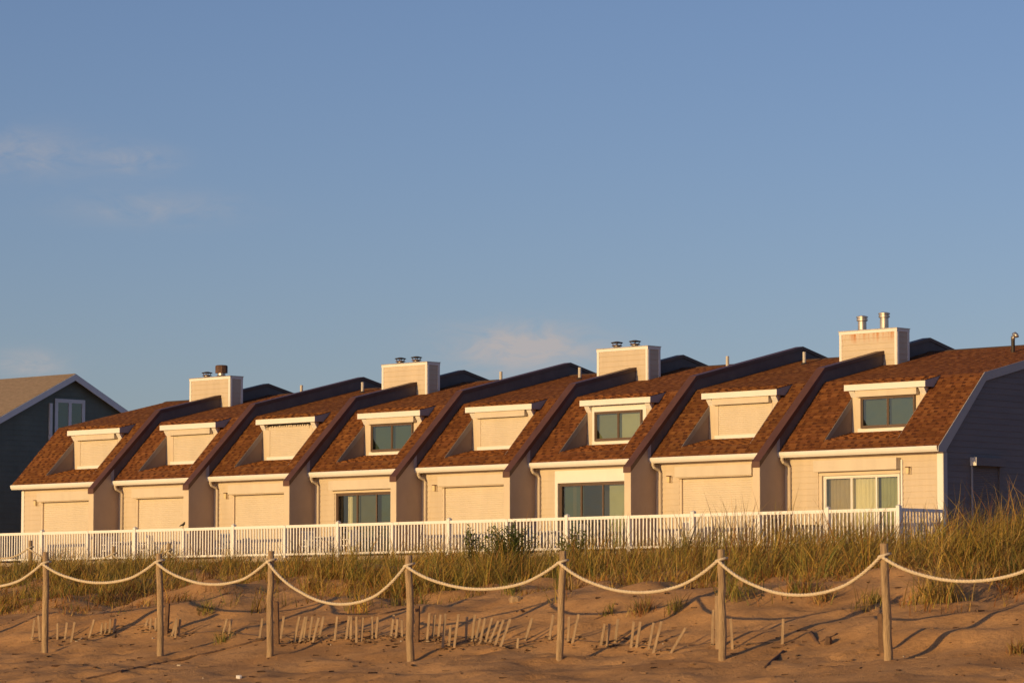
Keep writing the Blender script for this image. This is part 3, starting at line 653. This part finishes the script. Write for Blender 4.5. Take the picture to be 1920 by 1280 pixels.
# ------------------------------------------------------------------ green house beyond the row
GXR = -8.0; gy0 = 8.63; gzr = 12.32; gh = 6.2; gs = .50
gr = empty('green_house', (-16, gy0, 3.2)); tag(gr, 'dark green house with tan shingle roof behind the left end of the row', 'house')
ez = gzr-gh*gs
gwl = MB().prism_x([(gy0-gh+.4, 3.0), (gy0+gh-.4, 3.0), (gy0+gh-.4, ez), (gy0, gzr-.18), (gy0-gh+.4, ez)], GXR-16, GXR).build('wall', 'green_siding', gr)
def gy_lo(z): return gy0-gh+.45 if z < ez else gy0-(gzr-.2-z)/gs
boards_yz(gwl, GXR, gy_lo, lambda z: 2*gy0-gy_lo(z), 3.2, gzr-.3, 'green_siding', 1, .22, [(7.72, 9.42, 9.5, 11.25)])
for s in (-1, 1):
    ys = [(gy0, gzr), (gy0+s*gh, ez-.0), (gy0+s*gh, ez-.16), (gy0, gzr-.16)]
    if s > 0: ys = ys[::-1]
    MB().prism_x(ys, GXR-16.4, GXR+.30).build('roof', 'tan_shingle', gr)
    yb = [(gy0, gzr-.02), (gy0+s*gh, ez-.02), (gy0+s*gh, ez-.30), (gy0, gzr-.30)]
    if s > 0: yb = yb[::-1]
    MB().prism_x(yb, GXR+.301, GXR+.33).build('rake_board', 'house_trim', gr)
gw = MB()
for a, b_, c_, d_ in ((7.74, 7.90, 9.5, 11.22), (9.22, 9.38, 9.5, 11.22), (7.90, 9.22, 11.06, 11.22), (7.90, 9.22, 9.5, 9.66), (8.48, 8.64, 9.66, 11.06)): gw.box(GXR+.03, GXR+.07, a, b_, c_, d_)
gw = gw.build('window', 'house_trim', gr)
for a, b_ in ((7.90, 8.48), (8.64, 9.22)):
    MB().add([(GXR+.043, a, 9.66), (GXR+.043, b_, 9.66), (GXR+.043, b_, 11.06), (GXR+.043, a, 11.06)], [(0,1,2,3)]).build('pane', 'glass', gw); MB().box(GXR+.005, GXR+.012, a, b_, 9.66, 11.06).build('blind', 'blind_teal', gw)
MB().box(GXR+.03, GXR+.12, 7.42, 7.56, 8.4, 11.0).build('vent_duct', 'house_trim', gr)

# ------------------------------------------------------------------ rope posts and ropes
PX = [(-125,1040,1213,-125), (85,1035,1213,88), (303,1038,1213,296), (506,1033,1217,509), (771,1041,1222,768), (1047,1033,1231,1054), (1356,1030,1240,1351), (1667,1019,1243,1657), (1995,1010,1252,1992)]
KN = [1060, 1056, 1053, 1052, 1060, 1054, 1050, 1042, 1030]
SAG = [1100, 1092, 1095, 1132, 1104, 1110, 1115, 1089]
PL = ['beyond the left edge', 'leftmost wooden rope post in the front row on the sand', 'second wooden rope post from the left in the front row, leaning left', 'third wooden rope post from the left in the front row', 'fourth wooden rope post from the left, beside the dark stub',
      'fifth wooden rope post from the left in the front row', 'sixth wooden rope post from the left, beside a tall pale slat', 'tallest wooden rope post at the right, casting a long shadow', 'beyond the right edge']
def wood_post(base, top, r, label, group, mt='post_wood'):
    o = empty('rope_post', base); tag(o, label, 'post', group)
    b_ = Vector(base); t__ = Vector(top); n_ = 9; mb = MB(); pts = []; rad = []
    r *= random.uniform(.92, 1.08); wob = [Vector((random.uniform(-.009,.009), random.uniform(-.009,.009), 0)) for _ in range(n_)]
    for i in range(n_):
        u = i/(n_-1); pts.append(b_-Vector((0,0,.35))*(1-u)+(t__-b_)*u+wob[i]*(1 if i < n_-1 else 0)); rad.append(r*(1.08-.14*u)*(1+random.uniform(-.03,.03)))
    pts.append(t__+Vector((0,0,.006))); rad.append(r*.80)
    mb.tube(pts, rad, 14).build('shaft', mt, o, smooth=True)
    return o
tops = []
for i, (xb_, yt, yb_, xt) in enumerate(PX):
    P, D = on_ground(xb_, yb_, 34, 75)
    y_ = PY0
    P = on_y(xb_, yb_, y_); g = float(ground(P[0], P[1])); base = (float(P[0]), y_, g)
    T = on_y(xt, yt, y_); K = on_y(xt*.9+xb_*.1, KN[i], y_)
    top = (float(T[0]), y_+random.uniform(-.03,.03), float(T[2]))
    if 0 < i < 8: wood_post(base, top, .049, PL[i], 'front row of rope posts')
    elif i in (0, 8): wood_post(base, top, .049, 'rope post just past the '+('left' if i == 0 else 'right')+' end of the view in the front row', 'front row of rope posts')
    kz = float(K[2]); u = (kz-base[2])/(top[2]-base[2]); tops.append(Vector(base)+(Vector(top)-Vector(base))*u)
def rope(name, pts, sags, r, label, group=None):
    path = []
    for i in range(len(pts)-1):
        a, b_ = pts[i], pts[i+1]; n_ = 40
        for j in range(n_+(1 if i == len(pts)-2 else 0)):
            u = j/n_; p = a.lerp(b_, u); c_ = 3.2
            p = p - Vector((0, 0, sags[i]*(math.cosh(c_/2)-math.cosh(c_*(u-.5)))/(math.cosh(c_/2)-1)))
            e = min(u, 1-u)*6
            path.append(p + Vector((0, -.066*max(0, 1-.5*e*e) if e < 1.4 else 0, 0)))
    # three strands laid together
    o = empty(name, path[len(path)//2]); tag(o, label, 'rope', group)
    ln = [0]
    for i in range(1, len(path)): ln.append(ln[-1]+(path[i]-path[i-1]).length)
    fine = []
    tot_ = ln[-1]; N_ = int(tot_/.022)
    arr = np.array([tuple(p) for p in path]); L_ = np.array(ln); q = np.linspace(0, tot_, N_)
    cx = np.stack([np.interp(q, L_, arr[:,i]) for i in range(3)], -1)
    tg = np.gradient(cx, axis=0); tg /= np.linalg.norm(tg, axis=1)[:,None]
    n1 = np.cross(tg, np.array([0,0,1.0])); n1 /= np.linalg.norm(n1, axis=1)[:,None]; n2 = np.cross(tg, n1)
    mb = MB()
    for s in range(3):
        ph = q/.15*2*math.pi+s*2*math.pi/3
        sp_ = cx+(n1*np.cos(ph)[:,None]+n2*np.sin(ph)[:,None])*r*.42
        mb.tube([tuple(p) for p in sp_], r*.62, 6)
    mb.build('strands', 'rope', o, smooth=True)
    for i, p in enumerate(pts):                 # the loop of rope round each post
        lp = [(p.x+.070*math.cos(a), p.y+.070*math.sin(a), p.z+.02*math.sin(a+1)+.01) for a in np.linspace(0, 2*math.pi, 18)]
        MB().tube(lp, r*.8, 6, cap=False).build('loop', 'rope', o, smooth=True)
    return o
sg = []
for i in range(8):
    xm = (PX[i][3]+PX[i+1][3])/2; m_ = on_y(xm, SAG[i], PY0); mid = (tops[i]+tops[i+1])/2; sg.append(float(mid.z-m_[2]))
rope('rope', tops, sg, .0225, 'pale thick rope sagging between the front row of wooden posts')
# the second line of posts, half hidden by the dune grass
PY1 = PY0+17.5
bt = []
for px, py, lb in ((-60, 1006, ''), (57, 1013, 'leftmost weathered post of the back rope line, before the fence'), (214, 1024, 'short weathered post of the back rope line, second from the left'), (317, 1018, 'rightmost weathered post of the back rope line, before a fence post')):
    T = on_y(px, py, PY1); g = float(ground(T[0], PY1)); T = Vector((float(T[0]), PY1, float(T[2])))
    wood_post((T.x+.02, PY1, g), tuple(T), .046, lb or 'back rope line post just past the left end of the view', 'back row of rope posts'); bt.append(T-Vector((0, 0, .17)))
bt.append(bt[-1]+Vector((2.6, 0, -.25)))
wood_post((bt[-1].x, PY1, float(ground(bt[-1].x, PY1))), (bt[-1].x, PY1, bt[-1].z+.1), .06, 'low back rope line post hidden in the dune grass', 'back row of rope posts')
rope('rope', bt, [.28, .30, .28, .25], .022, 'thin rope sagging between the weathered back posts at left')

# ------------------------------------------------------------------ half buried sand fence
def z5(p): return (p[0]/3, 940+p[1]/3, p[2]/3, 940+p[3]/3)
def z6(p): return (480+p[0]/3, 940+p[1]/3, 480+p[2]/3, 940+p[3]/3)
def z7(p): return (960+p[0]/3.556, 920+p[1]/3.556, 960+p[2]/3.556, 920+p[3]/3.556)
def z8(p): return (1400+p[0]/3.369, 900+p[1]/3.369, 1400+p[2]/3.369, 900+p[3]/3.369)
SL = [z5(p) for p in [(195,665,178,780),(218,645,225,780),(325,685,322,775),(372,680,365,775),(425,680,400,790),(533,665,500,770),(573,682,567,750),(597,680,590,740),(628,662,615,740),(655,660,640,735),
  (825,660,820,700),(852,655,845,720),(880,655,875,725),(985,665,965,760),(1000,660,985,765),(1020,655,1003,760),(1275,660,1255,740),(1303,662,1285,750),(1480,660,1460,770)]]
SL += [z6(p) for p in [(155,645,140,770),(240,650,215,790),(268,652,245,795),(290,650,265,785),(322,650,295,785),(345,655,320,790),(375,650,355,765),(457,648,443,780),(515,645,507,775),(542,648,533,775),(572,650,565,790),(603,655,592,785),(660,648,652,770),(683,652,675,770),(768,640,758,765),(793,655,787,770),(825,665,820,760),
  (972,632,962,780),(1007,638,995,770),(1037,638,1025,765),(1067,638,1050,820),(1090,695,1085,810),(1137,640,1115,820),(1193,652,1180,780),(1233,643,1213,790),(1258,655,1235,785),(1287,660,1258,800),(1320,657,1290,790),(1353,672,1315,790),(1388,668,1345,805),(1420,665,1370,830),(1548,660,1512,785),(1468,768,1470,825),(1665,640,1650,775),(1768,650,1755,790),(1810,640,1780,795)]]
SL += [z7(p) for p in [(625,890,592,1030),(658,890,632,1040),(698,855,687,1015),(820,875,793,1045),(857,875,830,1045),(937,882,910,1055),(985,875,943,1080),(1155,915,1055,1085),(1338,798,1335,1030),(1463,855,1470,1055)]] + [z8((235,875,225,1035))]
ST = [z5((940,575,935,740)), z5((1555,570,1560,800)), z6((905,590,905,790)), z7((1370,705,1375,1050)), z8((847,850,852,1090))]
SECT = [(0, 140, 'few scattered pale slats of buried sand fence near the leftmost rope post'), (140, 299, 'short run of half buried slats between the two leftmost rope posts'), (299, 500, 'sparse buried slats and thin stake right of the leaning rope post'),
        (500, 770, 'evenly spaced run of pale buried slats left of the fourth rope post'), (770, 1048, 'densest run of leaning pale slats right of the fourth rope post'), (1048, 1345, 'loose leaning slats between the fifth and sixth rope posts'), (1345, 1700, 'last few buried slats and stakes by the right hand rope posts')]
FEET = []
for x0, x1, lb in SECT:
    mem = [(s, 0) for s in SL if x0 <= s[2] < x1]+[(s, 1) for s in ST if x0 <= s[2] < x1]
    if not mem: continue
    root = None; feet = []
    for (xt, yt, xb_, yb_), stake in mem:
        P, D = on_ground(xb_, yb_, 38, 75)
        if P[1] < PY0+.25: P = on_y(xb_, yb_, PY0+.45+random.uniform(0, .2)); P[2] = float(ground(P[0], P[1])); D = float((P-CA)@FWD)
        if root is None: root = empty('sand_fence', (float(P[0]), float(P[1]), float(P[2]))); tag(root, lb, 'sand fence', 'half buried sand fence')
        h = (yb_-yt)*D/FPX*1.03; ln = (xt-xb_)*D/FPX
        b_ = Vector(P); t__ = b_+Vector((ln*RGT[0]*1.25, ln*RGT[1]*.9+random.uniform(-.03,.03), h))
        w_ = .018 if not stake else .03; dth = .006 if not stake else .03
        dn = (t__-b_).normalized(); a = Vector((math.cos(.5+random.uniform(-.3,.3)), math.sin(.5), 0)).normalized(); c_ = dn.cross(a).normalized(); a = c_.cross(dn)
        lo = b_-dn*.22
        vs = [lo+a*(sa*w_)+c_*(sc_*dth) for sa, sc_ in ((-1,-1),(1,-1),(1,1),(-1,1))]+[t__+a*(sa*w_*.93)+c_*(sc_*dth)+Vector((0,0,random.uniform(-.008,.008))) for sa, sc_ in ((-1,-1),(1,-1),(1,1),(-1,1))]
        MB().add(vs, [(0,3,2,1),(4,5,6,7),(0,1,5,4),(1,2,6,5),(2,3,7,6),(3,0,4,7)]).build('stake' if stake else 'slat', 'dark_wood' if stake and not 1300 < xb_ < 1600 else 'slat_wood', root)
        if not stake: feet.append(b_+dn*.05)
    feet.sort(key=lambda v: v.x)
    FEET.extend(feet)
    if len(feet) > 1: MB().tube([tuple(f_) for f_ in feet], .005, 4).build('wire', 'wire', root)

# ------------------------------------------------------------------ driftwood and litter on the sand
def stick(px, r, label, name='driftwood_stick', mt='dark_wood', sub=.45, cat='driftwood', lift=0.0):
    pts = []
    long = len(px) > 3; px = px if long else [px[0], px[-1]]; q = np.linspace(0, len(px)-1, 26 if long else 2)
    for a, b_ in zip(np.interp(q, range(len(px)), [p[0] for p in px]), np.interp(q, range(len(px)), [p[1] for p in px])):
        P, D = on_ground(a, b_, 34, 80); pts.append(Vector(P)+Vector((0, 0, r*(1-2*sub)+lift)))
    den = []
    for i in range(len(pts)-1):
        for j in range(4): den.append(pts[i].lerp(pts[i+1], j/4)+Vector((0, 0, random.uniform(-.2,.2)*r)))
    den.append(pts[-1])
    o = MB().tube([tuple(p) for p in den], [r*random.uniform(.75, 1.1) for _ in den], 7).build(name, mt, None, True); tag(o, label, cat); return o
stick([(160,1274),(240,1256),(330,1238),(420,1218),(498,1197)], .026, 'long dark half buried pole running up to the third rope post', 'driftwood_pole')
stick([(575,1180),(640,1167),(700,1155),(762,1141)], .02, 'dark half buried pole behind the slats left of the fourth post', 'driftwood_pole')
stick([(1432,1253),(1452,1237),(1469,1221)], .022, 'dark broken stick on the sand below the sixth rope post')
stick([(1521,1186),(1528,1196),(1535,1208)], .028, 'short dark stick stuck in sand between the two right posts')
stick([(1538,1203),(1555,1195),(1570,1188)], .016, 'thin brown twig lying across the short dark stick')
stick([(1808,1227),(1823,1228),(1838,1226)], .014, 'small flat twig on the sand right of the tallest post')
stick([(1110,1163),(1130,1156),(1147,1148)], .012, 'reddish dead twig on the dune between fifth and sixth posts')
P, D = on_ground(1553, 1207, 34, 80)
def chunk(P, sx, sy, sz, name, mt, label, cat, rz=.4):
    mb = MB(); n_ = 7; M4 = Matrix.Translation(tuple(P)) @ Matrix.Rotation(rz, 4, 'Z')
    rings = []
    for zz, s in ((-.3, .9), (.0, 1.05), (.5, 1.0), (.85, .85), (1.0, .55)):
        for j in range(n_): a = 2*math.pi*j/n_; q = 1+random.uniform(-.14,.14); mb.v.append(tuple(M4 @ Vector((sx*s*q*math.cos(a), sy*s*q*math.sin(a), sz*zz)))); mb.t.append(None)
    for i in range(4):
        for j in range(n_): mb.f.append((i*n_+j, i*n_+(j+1)%n_, (i+1)*n_+(j+1)%n_, (i+1)*n_+j))
    mb.f.append(tuple(4*n_+j for j in range(n_))); mb.f.append(tuple(range(n_-1,-1,-1)))
    return tag(mb.build(name, mt), label, cat)
chunk(P, .05, .05, .10, 'wood_block', 'dark_wood', 'small dark wood block standing on the sand near the sticks', 'wood block')
P, D = on_ground(966, 1127, 34, 90); chunk(P, .09, .06, .08, 'driftwood_chunk', 'post_wood', 'pale driftwood chunk on the dune slope below the grass', 'driftwood')
P, D = on_ground(448, 1271, 30, 80); chunk(P, .045, .035, .045, 'shell', 'shell', 'small white shell on the sand at the bottom', 'shell')

# ------------------------------------------------------------------ vegetation
def blades(P, H, lean, w0, tints, seg=4):
    """P base points (n,3), H heights, lean (n,2) tip offsets as a share of height; returns verts, faces, colours"""
    n_ = len(P); u = np.linspace(0, 1, seg+1)
    th = rng.uniform(0, math.pi, n_); wx = np.cos(th)*w0; wy_ = np.sin(th)*w0
    v = np.zeros((n_, 2*seg+1, 3)); 
    for i, q in enumerate(u):
        cx = P[:,0]+lean[:,0]*H*q**1.8; cy = P[:,1]+lean[:,1]*H*q**1.8; cz = P[:,2]-.04+H*(q-.22*(lean[:,0]**2+lean[:,1]**2)*q**2.5)
        wq = (1-q**1.7)*1.0
        if i < seg:
            v[:,2*i,0] = cx-wx*wq; v[:,2*i,1] = cy-wy_*wq; v[:,2*i,2] = cz; v[:,2*i+1,0] = cx+wx*wq; v[:,2*i+1,1] = cy+wy_*wq; v[:,2*i+1,2] = cz
        else: v[:,2*seg] = np.stack([cx, cy, cz], -1)
    k = 2*seg+1; base = (np.arange(n_)*k)[:,None]
    quads = np.concatenate([base+np.array([2*i, 2*i+1, 2*i+3, 2*i+2]) for i in range(seg-1)], 0)
    tris = base+np.array([2*seg-2, 2*seg-1, 2*seg])
    return v.reshape(-1, 3), quads, tris, np.repeat(tints, k, 0)
def blade_mesh(name, parts, mt):
    V = []; Q = []; T = []; Cc = []; o_ = 0
    for v, q, t_, c_ in parts: V.append(v); Q.append(q+o_); T.append(t_+o_); Cc.append(c_); o_ += len(v)
    V = np.concatenate(V); Q = np.concatenate(Q); T = np.concatenate(T); Cc = np.concatenate(Cc)
    me = bpy.data.meshes.new(name); me.vertices.add(len(V)); me.vertices.foreach_set('co', V.astype(np.float32).ravel())
    me.loops.add(Q.size+T.size); me.loops.foreach_set('vertex_index', np.concatenate([Q.ravel(), T.ravel()]).astype(np.int32))
    me.polygons.add(len(Q)+len(T)); tot_ = np.concatenate([np.full(len(Q), 4), np.full(len(T), 3)]).astype(np.int32)
    me.polygons.foreach_set('loop_total', tot_); me.polygons.foreach_set('loop_start', np.concatenate([[0], np.cumsum(tot_)[:-1]]).astype(np.int32))
    me.update(calc_edges=True)
    a = me.color_attributes.new('tint', 'FLOAT_COLOR', 'POINT'); a.data.foreach_set('color', np.concatenate([Cc, np.ones((len(Cc), 1))], 1).astype(np.float32).ravel())
    me.materials.append(MATS[mt]); return me
PAL = np.array([(.37,.285,.06), (.47,.335,.075), (.26,.235,.055), (.50,.32,.09), (.30,.14,.05), (.54,.38,.14), (.17,.19,.05)])
def grass_tints(n_, w=(5, 4, 4, 3, 2, 1.4, 3)):
    w = np.array(w)/sum(w); t_ = PAL[rng.choice(len(PAL), n_, p=w)]; return t_*rng.uniform(.75, 1.2, (n_, 1))
parts = []
def field(nclump, xr, vr, dens_fn, h_fn, per=(10, 26), spread=.10, wid=.0075, ls=.40, pal=(4, 5, 2.6, 4, 3.4, 2, 2)):
    X = rng.uniform(*xr, nclump); V_ = rng.uniform(*vr, nclump); keep = rng.uniform(0, 1, nclump) < dens_fn(X, V_); X = X[keep]; V_ = V_[keep]
    cnt = rng.integers(*per, len(X)); bx_ = np.repeat(X, cnt)+rng.normal(0, spread, cnt.sum()); bv = np.repeat(V_, cnt)+rng.normal(0, spread, cnt.sum())
    by = bv+PY0; z = ground(bx_, by); n_ = len(z)
    hc = np.repeat(h_fn(X, V_)*rng.uniform(.5, 1.35, len(X)), cnt)*rng.uniform(.55, 1.15, n_)
    lean = rng.normal(0, ls, (n_, 2))+np.repeat(rng.normal(0, .22, (len(X), 2)), cnt, 0)+np.array([.18, .06])
    ct = np.repeat(rng.uniform(.6, 1.2, (len(X), 1))*np.array([1.06, 1.0, .9])**rng.uniform(-1, 2.5, (len(X), 1)), cnt, 0)
    parts.append(blades(np.stack([bx_, by, z], -1), hc, lean, wid*rng.uniform(.7, 1.2, n_), grass_tints(n_, pal)*ct))
def patch(x, v, s, seed): return vnoise(x/s, v/s, seed)+.5
hX = lambda x: np.interp(x, [60, 66, 72, 80, 86, 95], [.46, .50, .64, .74, .68, .66])
clump = lambda x, v: .48+1.05*patch(x, v, .8, 41)**1.4
field(7600, (50, 97), (4.6, 13.5), lambda x, v: np.clip((v-4.4+1.6*(patch(x, v, 1.4, 23)-.5))/1.8, .0, 1)*np.clip(.30+1.7*(patch(x, v, 1.8, 21)-.28), .08, 1), lambda x, v: hX(x)*clump(x, v))
field(2600, (52, 97), (4.2, 10), lambda x, v: np.clip(2*(patch(x, v, 1.3, 51)-.4), 0, 1), lambda x, v: .34+0*x, per=(10, 24), spread=.14, ls=.95, pal=(.5, 1, .3, 4, 5, 3, .6))
field(3200, (54, 97), (2.6, 6.8), lambda x, v: np.clip(2.2*(patch(x, v, 1.3, 22)-.62+.08*(v-4)), 0, 1), lambda x, v: hX(x)*.65)
field(2600, (20, 92), (13.5, 48), lambda x, v: .45*np.ones_like(x), lambda x, v: .42*np.ones_like(x), wid=.011)
field(3200, (54, 97), (2.0, 6.8), lambda x, v: np.clip(2.2*(patch(x, v, .9, 31)-.60+.03*(v-3)+.05*np.clip(72-x, 0, 6)), 0, .8), lambda x, v: .22+0*x, per=(8, 22), spread=.12, pal=(.5, 1, .5, 2, 7, 1, 1))
# tall seed stalks
def stalks(px, py, n_, sx, hlo, hhi):
    P = on_y(px, py, PY0+rng.uniform(7.5, 9.5)); bx_ = P[0]+rng.normal(0, sx, n_); by = P[1]+rng.normal(0, .3, n_); z = ground(bx_, by)
    H = rng.uniform(hlo, hhi, n_); lean = rng.normal(0, .16, (n_, 2))+np.array([.05, 0])
    parts.append(blades(np.stack([bx_, by, z], -1), H, lean, np.full(n_, .008), np.tile(np.array([[.14,.075,.045]]), (n_, 1))*rng.uniform(.7, 1.3, (n_, 1))))
for a in ((1400,1085,26,.30,1.0,1.4), (1440,1085,14,.3,.95,1.35), (1660,1080,14,.25,.8,1.15), (1240,1085,16,.5,.75,1.0), (1150,1085,12,.5,.7,1.0), (840,1085,8,.3,.8,1.1), (430,1085,18,.25,.55,.8), (1120,1085,8,.3,.7,1.0), (1900,1085,40,.5,.65,.88), (1800,1085,26,.6,.6,.82), (1560,1085,14,.6,.7,.95)): stalks(*a)
gme = blade_mesh('beach_grass', parts, 'grass')
tag(link('beach_grass', gme), 'dense olive and straw coloured beach grass along the dune crest', None, None, 'stuff')
# tufts one can pick out on the bare sand
TUFT = [(415,1203,.22,60,'small green grass tuft on sand between second and third posts'), (383,1147,.26,60,'grass tuft on the slope above the small green tuft at left'), (200,1128,.34,110,'bushy brown grass clump on sand right of the leftmost post'),
 (585,1108,.42,120,'straw coloured grass clump above the deep rope sag'), (742,1110,.34,80,'green grass tuft just left of the fourth post'), (1140,1150,.20,50,'tiny grass tuft on sand between fifth and sixth posts'), (1200,1148,.30,90,'low brown grass tuft under the rope right of the fifth post'),
 (1268,1142,.26,60,'thin green grass tuft left of the sixth post'), (1382,1118,.46,110,'tall grass tuft on the slope right of the sixth post'), (1500,1112,.40,110,'grass tuft with dark base under the last rope span'), (1545,1125,.30,60,'small bluish grass tuft right of the dark based tuft'),
 (1640,1130,.26,50,'thin grass tuft just left of the tallest post'), (1765,1128,.58,200,'big straw coloured grass clump right of the tallest post'), (1895,1095,.55,160,'large grass clump with dark foot at the right edge'), (1908,1222,.22,90,'dark root clump on the sand at the right edge'), (960,1108,.30,70,'low grass tuft right above the pale driftwood chunk')]
for px, py, h, n_, lb in TUFT:
    P, D = on_ground(px, py, 34, 90); bx_ = P[0]+rng.normal(0, .11*(h/.4), n_); by = P[1]+rng.normal(0, .11*(h/.4), n_); z = ground(bx_, by)
    lean = rng.normal(0, .38, (n_, 2)); dark = 'dark' in lb or 'brown' in lb; straw = 'straw' in lb
    tt = grass_tints(n_, (1,1,1,2,6,1,2) if dark else (1,3,1,5,2,4,1) if straw else (4,2,5,1,1,1,5))
    me = blade_mesh('grass_tuft', [blades(np.stack([bx_, by, z], -1), h*rng.uniform(.5, 1.15, n_), lean, np.full(n_, .007), tt)], 'grass')
    tag(link('grass_tuft', me), lb, 'grass tuft', 'grass tufts on the sand')
# leafy shrubs standing up from the grass
def shrub(px, py, wid, hgt, nst, lb, dd):
    d = ray(px, py); q = d/np.linalg.norm(d[:2]); 
    P = on_y(px, py, PY0+dd); x, y = float(P[0]), float(P[1]); z = float(ground(x, y))
    root = empty('leafy_shrub', (x, y, z)); tag(root, lb, 'shrub', 'leafy shrubs in the dune grass')
    st = MB(); lf = MB()
    for i in range(nst):
        a = random.uniform(0, 6.283); rr = random.uniform(.1, 1)*wid/2; hh = hgt*random.uniform(.65, 1.05)*(1-.35*(rr/(wid/2))**2)
        b_ = Vector((x+.25*rr*math.cos(a), y+.25*rr*math.sin(a), z-.05)); t__ = Vector((x+rr*math.cos(a), y+rr*math.sin(a), z+hh))
        mid = b_.lerp(t__, .5)+Vector((random.uniform(-.03,.03), random.uniform(-.03,.03), .05)); st.tube([b_, mid, t__], [.009, .007, .003], 5)
        for j in range(16):
            u = .25+.75*j/15; p = (b_.lerp(mid, u*2) if u < .5 else mid.lerp(t__, u*2-1)); la = random.uniform(0, 6.283); ll = random.uniform(.07, .13)
            dr = Vector((math.cos(la), math.sin(la), random.uniform(.1, .9))).normalized(); sd_ = dr.cross(Vector((0,0,1))).normalized()*ll*.17; tip = p+dr*ll; m_ = p+dr*ll*.5+Vector((0,0,.012))
            c_ = random.choice([(.13,.18,.035), (.18,.22,.045), (.08,.115,.03), (.23,.25,.06)])
            lf.add([p, m_-sd_, tip, m_+sd_, m_-Vector((0,0,.008))], [(0,1,4),(1,2,4),(2,3,4),(3,0,4)], c_)
    st.build('stems', 'stem', root); lf.build('foliage', 'leaf', root)
shrub(957, 1060, 1.15, .84, 60, 'large dark green leafy shrub rising before the fence', 8.2)
shrub(1082, 1060, .70, .74, 24, 'smaller green leafy shrub right of the large one', 8.4)
shrub(885, 1060, .42, .66, 12, 'thin leafy shrub left of the large dark one', 8.4)

# straw, shell bits and twig ends strewn over the sand: far too many to count
n_ = 2100; bx_ = rng.uniform(60, 93, n_); bv = rng.uniform(-6, 6.5, n_); by = bv+PY0; z = ground_fp(bx_, by)
a = rng.uniform(0, 6.283, n_); ln_ = np.minimum(rng.gamma(1.6, .022, n_)+.010, .09); w_ = rng.uniform(.004, .012, n_); h_ = rng.uniform(.004, .018, n_)
for i in range(620):                        # drift caught along the foot of the old fence
    f_ = random.choice(FEET); bx_[i] = f_.x+random.gauss(.06, .16); by[i] = f_.y+random.gauss(.02, .10)
z = ground_fp(bx_, by)
dx, dy_ = np.cos(a)*ln_, np.sin(a)*ln_; ox, oy = -np.sin(a)*w_, np.cos(a)*w_
mb = MB()
for i in range(n_):
    c_ = random.choice([(.12,.07,.04), (.18,.10,.05), (.28,.17,.09), (.10,.06,.035)]) if i % 60 else (.60,.52,.42)
    if not i % 60: dx[i] *= .3; dy_[i] *= .3
    x, y, zz, h = bx_[i], by[i], z[i]-.004, h_[i]+.004
    v4 = [(x-dx[i]-ox[i], y-dy_[i]-oy[i]), (x+dx[i]-ox[i], y+dy_[i]-oy[i]), (x+dx[i]+ox[i], y+dy_[i]+oy[i]), (x-dx[i]+ox[i], y-dy_[i]+oy[i])]
    mb.add([(p, q, zz) for p, q in v4]+[(p, q, zz+h) for p, q in v4], [(4,5,6,7),(0,1,5,4),(1,2,6,5),(2,3,7,6),(3,0,4,7)], c_)
tag(mb.build('beach_debris', 'leaf'), 'bits of straw, twig and shell strewn over the sand', None, None, 'stuff')
